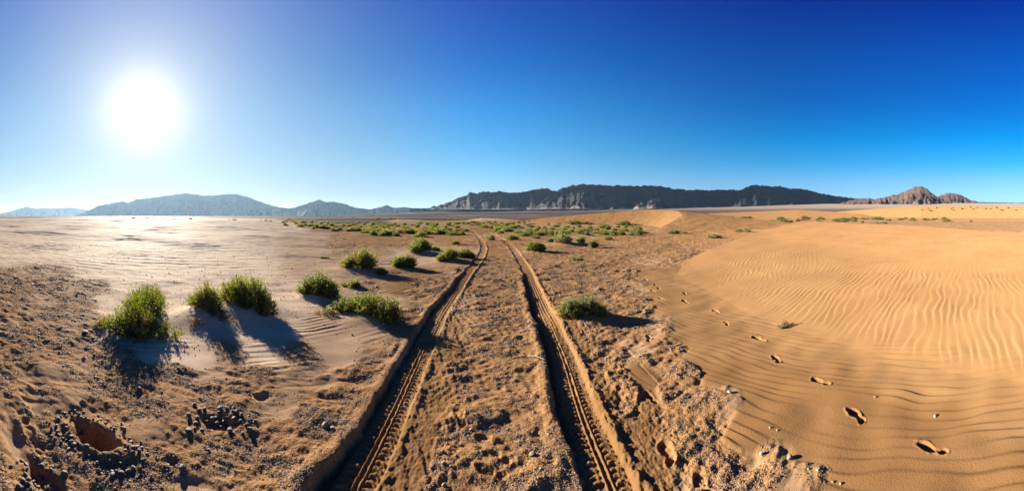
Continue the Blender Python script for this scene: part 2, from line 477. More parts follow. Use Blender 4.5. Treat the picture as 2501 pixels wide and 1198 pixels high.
    cr = np.zeros(x.shape, np.float32); cr[near] = np.clip(g * sstep(.1, .5, raw) * (1 - np.maximum(mask_l, mask_r)), 0, 1); CRUST['w'] = cr
    cn[:, 2] = np.clip(.55 * cn[:, 2] + .40 * np.minimum(raw, cn[:, 2] + .35), 0, 1) * (1 - .6 * np.maximum(mask_l, mask_r))
    up = dn * sstep(3.0, 5.5, un) * (.26 + .48 * np.clip(perlin(xn / 2.5, yn / 1.2, 401) + .3 * perlin(xn / .6, yn / .4, 402), 0, 1))
    cn[:, 2] = np.maximum(cn[:, 2], up)
    c[near] = cn
    z[near] += zz
    # beyond: crease the far plain lightly
    return z, c, ow


# ------------------------------------------------------------------ shader helpers
def new_mat(name):
    m = bpy.data.materials.new(name); m.use_nodes = True
    nt = m.node_tree; nt.nodes.clear()
    out = nt.nodes.new('ShaderNodeOutputMaterial')
    return m, nt, out


def N(nt, typ, **kw):
    n = nt.nodes.new(typ)
    for k, v in kw.items():
        if k.startswith('_'):
            setattr(n, k[1:], v)
        else:
            n.inputs[k].default_value = v
    return n


def ramp(nt, fac, stops, interp='LINEAR'):
    r = nt.nodes.new('ShaderNodeValToRGB'); r.color_ramp.interpolation = interp
    e = r.color_ramp.elements
    while len(e) < len(stops): e.new(.5)
    for el, (p, c) in zip(e, stops):
        el.position = p; el.color = c if len(c) == 4 else (*c, 1)
    nt.links.new(fac, r.inputs['Fac'])
    return r.outputs['Color']


def mix(nt, fac, a, b, blend='MIX'):
    m = nt.nodes.new('ShaderNodeMix'); m.data_type = 'RGBA'; m.blend_type = blend
    for sock, v in ((m.inputs[0], fac), (m.inputs[6], a), (m.inputs[7], b)):
        if isinstance(v, bpy.types.NodeSocket): nt.links.new(v, sock)
        elif isinstance(v, (int, float)): sock.default_value = v
        else: sock.default_value = (*v, 1)
    return m.outputs[2]


def noise(nt, vec, scale, detail=3, rough=.55):
    n = N(nt, 'ShaderNodeTexNoise', Scale=scale, Detail=detail, Roughness=rough)
    nt.links.new(vec, n.inputs['Vector'])
    return n.outputs['Fac']


PALE = (.425, .318, .218); ORANGE = (.184, .104, .047); EARTH = (.250, .134, .057); BROWN = (.142, .074, .030); DARK = (.046, .036, .032); TAN = (.155, .12, .093)


def ground_material():
    m, nt, out = new_mat('desert_ground')
    L = nt.links.new
    geo = nt.nodes.new('ShaderNodeNewGeometry'); pos = geo.outputs['Position']

    def attr(n):
        a = nt.nodes.new('ShaderNodeAttribute'); a.attribute_name = n
        return a.outputs['Fac']
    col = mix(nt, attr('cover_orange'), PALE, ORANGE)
    n_big = noise(nt, pos, .9, 4); n_mid = noise(nt, pos, 7, 4); n_fine = noise(nt, pos, 70, 3, .6); n_grain = noise(nt, pos, 330, 2, .7)
    col = mix(nt, 1.0, col, ramp(nt, n_big, [(.3, (.86, .84, .82)), (.7, (1.08, 1.07, 1.05))]), 'MULTIPLY')
    col = mix(nt, 1.0, col, ramp(nt, n_grain, [(.3, (.80, .78, .75)), (.5, (1, 1, 1)), (.72, (1.14, 1.14, 1.12))]), 'MULTIPLY')
    col = mix(nt, attr('cover_brown'), col, mix(nt, 1.0, BROWN, ramp(nt, n_grain, [(.3, (.8, .8, .8)), (.7, (1.15, 1.15, 1.15))]), 'MULTIPLY'))
    earth = mix(nt, 1.0, EARTH, ramp(nt, n_mid, [(.3, (.72, .72, .74)), (.7, (1.25, 1.2, 1.15))]), 'MULTIPLY')
    earth = mix(nt, ramp(nt, n_fine, [(.54, (0, 0, 0)), (.66, (1, 1, 1))]), earth, (.115, .068, .038))
    earth = mix(nt, ramp(nt, n_grain, [(.60, (0, 0, 0)), (.75, (.7, .7, .7))]), earth, (.24, .165, .10))
    col = mix(nt, attr('cover_gravel'), col, earth)
    vor = nt.nodes.new('ShaderNodeTexVoronoi'); vor.inputs['Scale'].default_value = 85; L(pos, vor.inputs['Vector'])
    sepc = nt.nodes.new('ShaderNodeSeparateColor'); L(vor.outputs['Color'], sepc.inputs[0])
    crumbs = ramp(nt, sepc.outputs[0], [(0, (.085, .048, .023)), (.30, (.135, .074, .034)), (.6, (.215, .118, .052)), (1, (.30, .175, .085))])
    wcr = nt.nodes.new('ShaderNodeMath'); wcr.operation = 'MULTIPLY'; L(attr('crust'), wcr.inputs[0])
    L(ramp(nt, n_mid, [(.35, (.25, .25, .25)), (.6, (.75, .75, .75))]), wcr.inputs[1])
    col = mix(nt, wcr.outputs[0], col, crumbs)
    n_far = noise(nt, pos, .012, 5, .6)
    dark = mix(nt, ramp(nt, n_far, [(.50, (0, 0, 0)), (.62, (.55, .55, .55))]), DARK, (.115, .09, .07))
    col = mix(nt, attr('cover_dark'), col, dark)
    col = mix(nt, attr('cover_tan'), col, TAN)
    b = N(nt, 'ShaderNodeBsdfPrincipled', Roughness=.85)
    b.inputs['Specular IOR Level'].default_value = .007
    b.inputs['Diffuse Roughness'].default_value = .5
    L(col, b.inputs['Base Color'])
    hsum = nt.nodes.new('ShaderNodeMath'); hsum.operation = 'ADD'
    vm = nt.nodes.new('ShaderNodeMath'); vm.operation = 'MULTIPLY_ADD'; L(vor.outputs['Distance'], vm.inputs[0]); vm.inputs[1].default_value = -1.1; L(n_fine, vm.inputs[2])
    vmix = nt.nodes.new('ShaderNodeMix'); vmix.data_type = 'FLOAT'; L(attr('crust'), vmix.inputs[0]); L(n_fine, vmix.inputs[2]); L(vm.outputs[0], vmix.inputs[3])
    L(vmix.outputs[0], hsum.inputs[0]); 
    g2 = nt.nodes.new('ShaderNodeMath'); g2.operation = 'MULTIPLY'; g2.inputs[1].default_value = .35
    L(n_grain, g2.inputs[0]); L(g2.outputs[0], hsum.inputs[1])
    bp = N(nt, 'ShaderNodeBump', Strength=.55, Distance=.006)
    L(hsum.outputs[0], bp.inputs['Height']); L(bp.outputs['Normal'], b.inputs['Normal'])
    L(b.outputs[0], out.inputs['Surface'])
    return m


def rock_material(name, c1, c2, scale, rough=.85):
    m, nt, out = new_mat(name)
    tc = nt.nodes.new('ShaderNodeTexCoord'); v = tc.outputs['Object']
    col = mix(nt, noise(nt, v, scale, 4), c1, c2)
    inf = nt.nodes.new('ShaderNodeObjectInfo')
    col = mix(nt, 1.0, col, ramp(nt, inf.outputs['Random'], [(0, (.75, .75, .75)), (1, (1.2, 1.2, 1.2))]), 'MULTIPLY')
    b = N(nt, 'ShaderNodeBsdfPrincipled', Roughness=rough)
    nt.links.new(col, b.inputs['Base Color'])
    bp = N(nt, 'ShaderNodeBump', Strength=.4, Distance=.003)
    nt.links.new(noise(nt, v, scale * 4, 3), bp.inputs['Height']); nt.links.new(bp.outputs['Normal'], b.inputs['Normal'])
    nt.links.new(b.outputs[0], out.inputs['Surface'])
    return m


def mountain_material(name, dark, light, talus):
    m, nt, out = new_mat(name)
    geo = nt.nodes.new('ShaderNodeNewGeometry'); pos = geo.outputs['Position']
    n1 = noise(nt, pos, .0035, 6, .62)
    mp = nt.nodes.new('ShaderNodeMapping'); mp.inputs['Scale'].default_value = (.002, .002, .05)
    nt.links.new(pos, mp.inputs['Vector'])
    n2 = noise(nt, mp.outputs['Vector'], 1.0, 4, .6)
    col = mix(nt, ramp(nt, n1, [(.38, (0, 0, 0)), (.66, (1, 1, 1))]), dark, light)
    col = mix(nt, 1.0, col, ramp(nt, n2, [(.35, (.7, .7, .7)), (.65, (1.2, 1.18, 1.15))]), 'MULTIPLY')
    a = nt.nodes.new('ShaderNodeAttribute'); a.attribute_name = 'talus'
    col = mix(nt, a.outputs['Fac'], col, talus)
    b = N(nt, 'ShaderNodeBsdfPrincipled', Roughness=.95)
    b.inputs['Specular IOR Level'].default_value = .1
    nt.links.new(col, b.inputs['Base Color'])
    nt.links.new(b.outputs[0], out.inputs['Surface'])
    return m


def leaf_material(name, base, tip, dry, trans=.42):
    m, nt, out = new_mat(name)
    a = nt.nodes.new('ShaderNodeAttribute'); a.attribute_name = 'tone'
    inf = nt.nodes.new('ShaderNodeObjectInfo')
    col = ramp(nt, a.outputs['Fac'], [(0, dry), (.14, dry), (.2, base), (.7, tip), (1, tuple(min(1, t * 1.35) for t in tip))])
    col = mix(nt, 1.0, col, ramp(nt, inf.outputs['Random'], [(0, (.72, .74, .8)), (1, (1.2, 1.06, 1.15))]), 'MULTIPLY')
    d = N(nt, 'ShaderNodeBsdfPrincipled', Roughness=.55)
    d.inputs['Specular IOR Level'].default_value = .3
    t = nt.nodes.new('ShaderNodeBsdfTranslucent')
    nt.links.new(col, d.inputs['Base Color'])
    warm = mix(nt, 1.0, col, (1.3, 1.25, .6), 'MULTIPLY')
    nt.links.new(warm, t.inputs['Color'])
    mx = nt.nodes.new('ShaderNodeMixShader'); mx.inputs[0].default_value = trans
    nt.links.new(d.outputs[0], mx.inputs[1]); nt.links.new(t.outputs[0], mx.inputs[2])
    nt.links.new(mx.outputs[0], out.inputs['Surface'])
    return m


M_GROUND = ground_material()
M_PEBBLE = rock_material('dark_pebble', (.035, .028, .024), (.075, .058, .046), 40)
M_GRIT = rock_material('grit', (.075, .05, .034), (.25, .16, .095), 90)
M_STONE = rock_material('pale_stone', (.12, .09, .065), (.19, .145, .10), 30)
M_LEAF = leaf_material('shrub_leaf', (.038, .060, .010), (.112, .142, .020), (.10, .06, .03))
M_LEAF_G = leaf_material('shrub_leaf_grey', (.056, .082, .024), (.130, .160, .045), (.11, .07, .04))
M_LEAF_D = leaf_material('shrub_leaf_dry', (.10, .092, .030), (.165, .150, .05), (.11, .07, .04))
M_TWIG = rock_material('twig_bark', (.10, .065, .04), (.18, .125, .08), 25)


def make_mesh(name, verts, faces4=None, tris=None, mats=(), attrs=None, smooth=True, mat_idx=None):
    me = bpy.data.meshes.new(name)
    verts = np.asarray(verts, np.float32)
    me.vertices.add(len(verts)); me.vertices.foreach_set('co', verts.ravel())
    loops = []; starts = []; n = 0
    for f, k in ((faces4, 4), (tris, 3)):
        if f is not None and len(f):
            f = np.asarray(f, np.int32)
            loops.append(f.ravel()); starts.append(n + k * np.arange(len(f))); n += k * len(f)
    loops = np.concatenate(loops).astype(np.int32); starts = np.concatenate(starts).astype(np.int32)
    me.loops.add(len(loops)); me.loops.foreach_set('vertex_index', loops)
    me.polygons.add(len(starts)); me.polygons.foreach_set('loop_start', starts)
    me.polygons.foreach_set('use_smooth', np.full(len(starts), smooth))
    for m in mats: me.materials.append(m)
    if mat_idx is not None: me.polygons.foreach_set('material_index', np.asarray(mat_idx, np.int32))
    for k, v in (attrs or {}).items():
        a = me.attributes.new(k, 'FLOAT', 'POINT'); a.data.foreach_set('value', np.asarray(v, np.float32))
    me.update(calc_edges=True)
    return me


def link(name, me, parent=None, loc=None):
    o = bpy.data.objects.new(name, me); COL.objects.link(o)
    if parent: o.parent = parent
    if loc is not None: o.location = loc
    return o


# ------------------------------------------------------------------ the land
def build_ground():
    fine = np.radians(np.arange(-94, 94.0001, .1)); rest = np.radians(np.arange(95, 265.5, 1.0))
    az = np.concatenate([fine, rest]); na = len(az)
    r = [.15, .35, .6, .85, 1.05]
    v = 1.2
    while v < 60: r.append(v); v *= (1.0036 if v < 10 else 1.0046)
    while v < 500: r.append(v); v *= 1.008
    while v < 34000: r.append(v); v *= 1.022
    r = np.array(r); nr = len(r)
    A, R = np.meshgrid(az, r)
    X = (R * np.sin(A)).ravel(); Y = (R * np.cos(A)).ravel()
    Z, C, OW = surface(X, Y)
    rr = R.ravel(); a_px = A.ravel() / S + CX
    tan_w = sstep(2000, 3800, rr) * sstep(900, 1100, a_px) * .9 + sstep(4200, 6000, rr) * sstep(900, 1100, -a_px + 1900) * .35
    # pale sand sheets in the dark plain
    band = sstep(.1, .45, perlin(X / 260, Y / 60, 99)) * sstep(120, 200, rr) * (1 - sstep(900, 1600, rr))
    C[:, 3] *= (1 - .75 * band)
    ow_grid = OW.reshape(nr, na)
    i = np.arange(nr - 1)[:, None]; j = np.arange(na)[None, :]; j2 = (j + 1) % na
    quads = np.stack([i * na + j, (i + 1) * na + j, (i + 1) * na + j2, i * na + j2], -1).reshape(-1, 4)
    quads = quads[:, ::-1]
    qo = ow_grid[:-1, :].ravel()
    co = np.stack([X, Y, Z], 1)
    att = {'cover_orange': np.clip(C[:, 1] / np.maximum(C[:, 0] + C[:, 1], 1e-4), 0, 1), 'cover_gravel': np.clip(C[:, 2], 0, 1), 'cover_dark': np.clip(C[:, 3], 0, 1), 'cover_brown': np.clip(C[:, 4] * .85, 0, 1), 'cover_tan': np.clip(tan_w, 0, 1), 'crust': CRUST['w']}

    def sub(name, sel, cap=False):
        q = quads[sel]
        if not len(q): return None
        used, inv = np.unique(q.ravel(), return_inverse=True)
        vv = co[used]; aa = {k: w[used] for k, w in att.items()}
        tris = None
        q2 = inv.reshape(-1, 4)
        if cap:
            centre = len(vv); vv = np.vstack([vv, [[0, 0, float(macro(np.array([0.0]), np.array([0.0]))[0])]]])
            aa = {k: np.append(w, w[0]) for k, w in aa.items()}
            look = np.searchsorted(used, np.arange(na))
            tris = np.stack([np.full(na, centre), np.roll(look, -1), look], 1)
        return link(name, make_mesh(name, vv, q2, tris, [M_GROUND], aa))
    plain = ~((qo == 2) | (qo == 3) | (qo == 4) | (qo == 5) | (qo >= 10))
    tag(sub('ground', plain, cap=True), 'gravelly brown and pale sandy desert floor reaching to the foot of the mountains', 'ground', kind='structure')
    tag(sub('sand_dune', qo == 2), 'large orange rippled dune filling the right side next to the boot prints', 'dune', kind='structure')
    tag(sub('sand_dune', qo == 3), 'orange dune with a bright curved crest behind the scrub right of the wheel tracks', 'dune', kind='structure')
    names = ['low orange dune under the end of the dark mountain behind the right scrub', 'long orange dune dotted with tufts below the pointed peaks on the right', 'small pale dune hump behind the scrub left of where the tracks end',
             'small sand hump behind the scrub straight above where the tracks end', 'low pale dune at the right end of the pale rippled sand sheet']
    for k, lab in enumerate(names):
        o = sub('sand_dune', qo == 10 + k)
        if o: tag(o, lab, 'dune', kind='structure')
    tag(sub('wheel_track', qo == 4), 'left wheel rut with printed tread and a shaded bank, bending past a shrub', 'wheel track', 'wheel tracks running into the desert', 'structure')
    tag(sub('wheel_track', qo == 5), 'right wheel rut with printed tread and a bright raised right edge', 'wheel track', 'wheel tracks running into the desert', 'structure')
    where = {'trail': 'boot print in rippled sand along the foot of the big dune', 'gravel': 'boot print in the gravelly sand between the right rut and the dune trail',
             'centre': 'boot print pressed into the gravel between the two wheel ruts', 'left': 'boot print in the coarse earth at the far left beside the hollow'}
    for i, p in enumerate(PRINTS):
        o = sub('footprint', qo == 100 + i)
        if o: tag(o, where[p[4]], 'footprint', {'trail': 'boot prints along the dune foot', 'gravel': 'boot prints right of the ruts', 'centre': 'boot prints between the ruts', 'left': 'boot prints at the far left'}[p[4]], 'structure')


build_ground()


# ------------------------------------------------------------------ mountains
def mountain(label, crest, D, base_px, mats, cliff=.0, seed=0, wf=2.6, rough=1.0, talus=.35, mesa_back=2.0, step=1.4, straight=False):
    xs = np.array([c[0] for c in crest], float); ys = np.array([c[1] for c in crest], float)
    px = np.arange(xs[0], xs[-1] + .1, step)
    py = np.interp(px, xs, ys)
    a = (px - CX) * S
    along = a * D
    if straight: D = D / np.cos(np.clip(a, -1.05, 1.05)); along = np.tan(np.clip(a, -1.05, 1.05)) * 4000
    hc = EYE + (HZ - py) * S * D
    hc = hc + .030 * hc.max() * fbm(along / 90, along * 0 + seed, 200 + seed, 5, .6) * sstep(0, 30, px - xs[0]) * sstep(0, 30, xs[-1] - px)
    zb = EYE + (HZ - base_px) * S * D - 40
    hc = np.maximum(hc, zb + 25)
    rel = hc - zb
    T = np.concatenate([np.linspace(-1, 0, 64), np.linspace(0, 1, 16)[1:]])
    nt_ = len(T)
    Tg, Ag = np.meshgrid(T, along, indexing='ij')
    rg = np.broadcast_to(rel, Tg.shape)
    hmax = rel.max()
    spur = 1 + .45 * fbm(along / 520, along * 0 + 3.3, 220 + seed, 3)
    Wf = (rel * wf * .6 + hmax * wf * .4) * np.clip(spur, .45, 1.7)
    off = np.where(Tg < 0, Tg * Wf, Tg * (hmax * mesa_back))
    t = np.abs(Tg)
    front = (1 - t) ** 1.35
    if cliff:
        front = np.where(t < .10, 1 - cliff * sstep(.0, .10, t), (1 - cliff) * ((1 - t) / .9) ** 1.3)
    prof = np.where(Tg < 0, front, (1 - t) ** 1.2)
    warp = fbm(Ag / 260, off / 420, 240 + seed, 3)
    gully = 1 - np.abs(perlin(Ag / 130 + 1.2 * warp, off / 900 + .5 * warp, 260 + seed)) * 1.6
    gully2 = 1 - np.abs(perlin(Ag / 52 + 1.1 * warp, off / 420 + .5 * warp, 270 + seed)) * 1.6
    env = np.clip(t * 5, 0, 1) * np.clip((1 - t) * 2.2, 0, 1)
    z = rg * prof + rough * hmax * env * (.17 * (gully - 1.0) + .07 * (gully2 - 1.0) - .05 * np.abs(warp))
    z = zb + np.maximum(z, -10)
    d = (D[None, :] if straight else D) + off
    # keep each crest point on its own line of sight at the true height
    az = np.broadcast_to(a, Tg.shape)
    X = d * np.sin(az); Y = d * np.cos(az)
    nc = len(px)
    i = np.arange(nt_ - 1)[:, None]; j = np.arange(nc - 1)[None, :]
    q = np.stack([i * nc + j, i * nc + j + 1, (i + 1) * nc + j + 1, (i + 1) * nc + j], -1).reshape(-1, 4)
    tl = sstep(1 - talus, 1 - talus * .35, t + .10 * warp + .12 * (gully - .6)) * (Tg < 0)
    me = make_mesh('mountain', np.stack([X, Y, z], -1).reshape(-1, 3), q, None, [mats], {'talus': tl.ravel()})
    o = link('mountain', me)
    tag(o, label, 'mountain', kind='structure')
    return o


M_MTN = mountain_material('mountain_rock', (.015, .015, .017), (.022, .020, .021), (.11, .085, .07))
M_MTN_R = mountain_material('red_mountain_rock', (.032, .024, .022), (.062, .042, .035), (.092, .066, .051))
mountain('pale hazy low range at the far left edge under the sun', [(-160, 524), (-80, 516), (0, 521), (30, 515), (50, 508), (65, 504), (85, 509), (105, 507), (130, 508), (150, 508), (170, 506), (200, 510), (225, 513), (260, 518), (300, 524)], 14000, 528, M_MTN, seed=1, rough=.8)
mountain('broad hazy blue mountain below the sun on the left', [(180, 527), (215, 514), (240, 502), (270, 496), (300, 491), (315, 495), (330, 487), (350, 484), (365, 483), (400, 478), (430, 474), (455, 471), (475, 474), (500, 477), (530, 476), (555, 473), (580, 474), (610, 482), (640, 494), (670, 503), (700, 508), (735, 514), (780, 524)], 8500, 529, M_MTN, cliff=.12, rough=.6, seed=2, talus=.12)
mountain('small pointed blue hill right of the broad hazy mountain', [(650, 524), (690, 510), (720, 506), (745, 498), (770, 490), (782, 487), (795, 493), (815, 492), (840, 497), (870, 507), (900, 510), (930, 517), (960, 524)], 7400, 528, M_MTN, seed=3, talus=.12)
mountain('low blue twin hills left of the long dark mountain', [(860, 522), (900, 511), (930, 505), (945, 500), (962, 507), (990, 505), (1010, 509), (1050, 513), (1090, 517), (1130, 524)], 7600, 526, M_MTN, seed=4, talus=.15)
mountain('long dark flat topped mountain across the middle and right', [(1000, 517), (1035, 508), (1065, 503), (1085, 497), (1110, 488), (1130, 478), (1150, 472), (1180, 468), (1225, 467), (1245, 470), (1275, 470), (1300, 463), (1325, 459), (1340, 461), (1360, 466), (1385, 455), (1400, 451), (1440, 450), (1490, 452), (1550, 453), (1600, 453), (1615, 454), (1640, 460), (1680, 463), (1720, 464), (1760, 463), (1812, 463), (1822, 456), (1840, 451), (1870, 453), (1885, 455), (1905, 454), (1925, 459), (1960, 461), (1980, 465), (2000, 471), (2040, 478), (2080, 483), (2120, 488), (2160, 494), (2190, 500)], 4000, 505, M_MTN, cliff=.30, seed=5, wf=1.9, rough=.36, talus=.26, straight=True)
mountain('rugged pointed brown peak lit on its right side', [(2040, 500), (2080, 488), (2115, 483), (2135, 486), (2160, 482), (2190, 474), (2215, 465), (2236, 456), (2251, 455), (2261, 458), (2275, 470), (2290, 481), (2305, 490), (2325, 497), (2350, 503)], 5600, 498, M_MTN_R, cliff=.22, seed=6, wf=2.0, rough=1.5, talus=.45)
mountain('small flat topped brown peak right of the pointed peak', [(2260, 500), (2285, 484), (2300, 475), (2310, 471), (2340, 473), (2355, 480), (2370, 488), (2400, 495), (2425, 502)], 6600, 498, M_MTN_R, cliff=.15, seed=7, wf=2.0, rough=1.4, talus=.45)
mountain('flat far blue range at the right edge', [(2330, 497), (2380, 493), (2440, 494), (2480, 495), (2540, 493), (2640, 496)], 12500, 502, M_MTN, seed=8, rough=.5)


# ------------------------------------------------------------------ shrubs
def shrub_data(seed, lobes, shoots, leaves, leaf, dry=.06, stem_share=.5, stem_r=.0035, upright=.25):
    """lobes: (x, y, rx, ry, h). returns foliage (verts, quads, tone) and stems (verts, quads)"""
    g = np.random.default_rng(seed)
    area = np.array([l[2] * l[3] * (l[4] + .1) for l in lobes]); area = area / area.sum()
    li = g.choice(len(lobes), shoots, p=area)
    Lb = np.array(lobes)[li]
    phi = g.uniform(0, 2 * math.pi, shoots); ct = g.uniform(.02, 1, shoots) ** .75
    st = np.sqrt(1 - ct * ct)
    rad = g.uniform(.55, 1.09, shoots) * (1 + .16 * np.sin(phi * 3 + seed) * st + .10 * np.sin(phi * 5 + 1.7 * seed))
    root = np.stack([Lb[:, 0] + .40 * Lb[:, 2] * st * np.cos(phi) * g.uniform(0, 1, shoots), Lb[:, 1] + .40 * Lb[:, 3] * st * np.sin(phi) * g.uniform(0, 1, shoots), np.full(shoots, -.03)], 1)
    tip = np.stack([Lb[:, 0] + Lb[:, 2] * rad * st * np.cos(phi), Lb[:, 1] + Lb[:, 3] * rad * st * np.sin(phi), np.maximum(Lb[:, 4] * rad * (.10 + .90 * ct), .03)], 1)
    mid = (root + tip) / 2; mid[:, 2] -= upright * .35 * Lb[:, 4] * ct * 0
    mid[:, :2] = root[:, :2] * .38 + tip[:, :2] * .62
    mid[:, 2] = root[:, 2] * .55 + tip[:, 2] * .45

    def bez(t, k):
        return ((1 - t) ** 2)[:, None] * root[k] + (2 * t * (1 - t))[:, None] * mid[k] + (t * t)[:, None] * tip[k]
    k = np.repeat(np.arange(shoots), leaves); n = len(k)
    t = g.uniform(.42, 1.03, n) ** .8
    p = bez(t, k)
    dirv = tip[k] - mid[k]; dirv /= np.linalg.norm(dirv, axis=1, keepdims=True) + 1e-6
    p = p + g.normal(0, leaf * .45, (n, 3))
    rnd = g.normal(0, 1, (n, 3)); rnd /= np.linalg.norm(rnd, axis=1, keepdims=True)
    ax = dirv * .6 + rnd * .8 + np.array([0, 0, .35]); ax /= np.linalg.norm(ax, axis=1, keepdims=True)
    sd = np.cross(ax, g.normal(0, 1, (n, 3))); sd /= np.linalg.norm(sd, axis=1, keepdims=True) + 1e-6
    ln = leaf * g.uniform(.6, 1.3, n)[:, None]; wd = ln * g.uniform(.22, .34, n)[:, None]
    nrm = np.cross(ax, sd)
    v = np.stack([p, p + ax * ln * .5 + sd * wd + nrm * ln * .06, p + ax * ln, p + ax * ln * .5 - sd * wd + nrm * ln * .06], 1)
    v[..., 2] = np.maximum(v[..., 2], -.02)
    tone = np.clip(.28 + .42 * t + g.normal(0, .16, n) + .42 * (g.uniform(0, 1, shoots)[k] - .5), .2, 1)
    dead = (g.uniform(0, 1, shoots) < dry)[k] | (g.uniform(0, 1, n) < dry * .5)
    low = p[:, 2] < .22 * Lb[k, 4]
    dead |= low & (g.uniform(0, 1, n) < .35)
    tone[dead] = .05
    keep = ~(((g.uniform(0, 1, shoots) < .12)[k]) & (g.uniform(0, 1, n) < .8)) & ~((t < .62) & (g.uniform(0, 1, n) < .35))
    v = v[keep]; tone = tone[keep]; n = len(v)
    fq = np.arange(n * 4).reshape(n, 4)
    foliage = (v.reshape(-1, 3), fq, np.repeat(tone, 4))
    # stems
    ns = max(3, int(shoots * stem_share)); ids = np.arange(ns)
    ts = np.array([0, .3, .6, .95]); sv = []; sq = []
    ang = np.array([0, 2.094, 4.189])
    rings = []
    for q, tt in enumerate(ts):
        c = bez(np.full(ns, tt), ids)
        rr = stem_r * (1.5 - 1.2 * tt)
        ring = c[:, None, :] + rr * np.stack([np.cos(ang), np.sin(ang), .3 * np.sin(ang + .5)], 1)[None]
        rings.append(ring)
    V = np.stack(rings, 1)                  # ns,4,3,3
    base = (np.arange(ns) * 12)[:, None, None]
    for q in range(3):
        for e in range(3):
            e2 = (e + 1) % 3
            sq.append(np.stack([base[:, 0, 0] + q * 3 + e, base[:, 0, 0] + q * 3 + e2, base[:, 0, 0] + (q + 1) * 3 + e2, base[:, 0, 0] + (q + 1) * 3 + e], 1))
    return foliage, (V.reshape(-1, 3), np.concatenate(sq))


def H(x, y):
    return float(macro(np.array([x]), np.array([y]))[0])


def near_shrub(label, x, y, lobes, seed, shoots, leaves, leaf, mat=None, dry=.06, group=None, cat='shrub', name='desert_shrub', stem_r=.0035, rot=0.0):
    fol, stem = shrub_data(seed, lobes, shoots, leaves, leaf, dry, .6, stem_r)
    for arr in (fol[0], stem[0]):              # follow the ground under each part of the shrub
        gx = x + arr[:, 0] * math.cos(rot) - arr[:, 1] * math.sin(rot); gy = y + arr[:, 0] * math.sin(rot) + arr[:, 1] * math.cos(rot)
        arr[:, 0] = gx - x; arr[:, 1] = gy - y
        arr[:, 2] += macro(gx, gy) - H(x, y)
    root = bpy.data.objects.new(name, None); COL.objects.link(root); root.location = (x, y, H(x, y)); root.empty_display_size = .1
    tag(root, label, cat, group)
    link('foliage', make_mesh('foliage', fol[0], fol[1], None, [mat or M_LEAF], {'tone': fol[2]}, smooth=False), root)
    link('stem', make_mesh('stem', stem[0], stem[1], None, [M_TWIG]), root)
    return root


near_shrub('large olive green shrub nearest the left edge, trailing away in three humps', -4.62, 2.36, [(.50, -.38, .42, .36, .48), (-.02, .02, .46, .38, .46), (-.60, .44, .40, .34, .45), (.74, .0, .24, .22, .2), (.25, -.55, .25, .2, .22)], 1, 1162, 26, 0.024, dry=.10)
near_shrub('low shrub with bare twigs below, between the two largest left shrubs', -4.36, 3.33, [(.03, .05, .34, .28, .38), (-.20, .08, .24, .22, .30), (.27, .0, .24, .2, .28)], 2, 487, 24, 0.022, dry=.16)
near_shrub('largest dome shaped green shrub of the left group, casting a long shadow', -4.12, 4.05, [(.14, -.04, .46, .36, .50), (-.34, .03, .38, .3, .46), (.52, -.06, .26, .22, .32)], 3, 1050, 26, 0.024, dry=.08)
near_shrub('round dark green shrub just above the long low green shrub', -3.63, 5.68, [(-.1, 0, .36, .33, .42), (.2, -.02, .26, .28, .33), (-.3, -.1, .2, .2, .28)], 4, 750, 24, 0.026, dry=.08)
near_shrub('long low bright green shrub beside the left wheel rut', -2.2, 4.8, [(.32, -.08, .34, .26, .31), (-.05, .05, .32, .26, .31), (-.42, .08, .24, .2, .24), (-.68, 0, .15, .15, .12)], 5, 862, 24, 0.024, dry=.08)
near_shrub('dark green shrub with a dry brown left flank behind the round shrub', -4.36, 8.9, [(.18, 0, .42, .40, .50), (-.30, -.05, .34, .3, .30)], 6, 787, 22, 0.034, dry=.14)
near_shrub('compact dark green shrub right of the shrub with the dry brown flank', -3.28, 9.7, [(-.12, 0, .27, .27, .32), (.18, .03, .25, .25, .37)], 7, 618, 22, 0.034, dry=.04)
near_shrub('spreading green shrub whose shadow crosses the left wheel rut', -2.22, 11.8, [(0, 0, .36, .3, .40), (-.28, -.05, .22, .2, .26)], 8, 618, 20, 0.038)
near_shrub('green shrub touching the left rut behind the spreading shrub', -1.83, 12.9, [(0, 0, .34, .3, .36), (.22, .1, .2, .2, .26)], 9, 487, 20, 0.040)
near_shrub('broad two humped green shrub in the middle distance left of the ruts', -4.0, 14.0, [(.05, .35, .48, .4, .52), (-.05, -.2, .34, .28, .36)], 10, 712, 20, 0.044)
near_shrub('lone light green shrub right of the right rut with a long shadow', 1.09, 5.2, [(-.20, -.02, .20, .17, .29), (.12, .0, .25, .2, .27), (.30, -.08, .16, .14, .18), (-.08, -.10, .16, .13, .16)], 11, 562, 22, 0.024, mat=M_LEAF_G, dry=.10)
near_shrub('rounded bright green shrub right of the right rut in the middle distance', 1.07, 15.1, [(-.08, 0, .40, .34, .40), (.22, 0, .26, .26, .32)], 12, 675, 20, 0.044)
x, y = at(865, 702); near_shrub('little yellowish shrub above the long low green shrub', x, y, [(0, 0, .18, .16, .19), (-.25, .02, .14, .1, .08)], 13, 225, 18, 0.024, dry=.15)
x, y = at(932, 672); near_shrub('tiny shrub with a dark shadow below the compact dark green shrub', x, y, [(0, 0, .17, .15, .16)], 14, 168, 16, 0.028)
x, y = at(1062, 612); near_shrub('small flat shrub between the two humped shrub and the left rut', x, y, [(0, 0, .3, .22, .2)], 15, 225, 16, 0.040, mat=M_LEAF_G)
x, y = at(1112, 599); near_shrub('small dark shrub on the dark strip left of the bend of the left rut', x, y, [(0, 0, .24, .22, .24)], 16, 206, 16, 0.044)
x, y = at(793, 631); near_shrub('flat green tuft alone on the pale sand', x, y, [(0, 0, .24, .1, .06)], 17, 112, 14, 0.032, cat='tuft', name='grass_tuft')
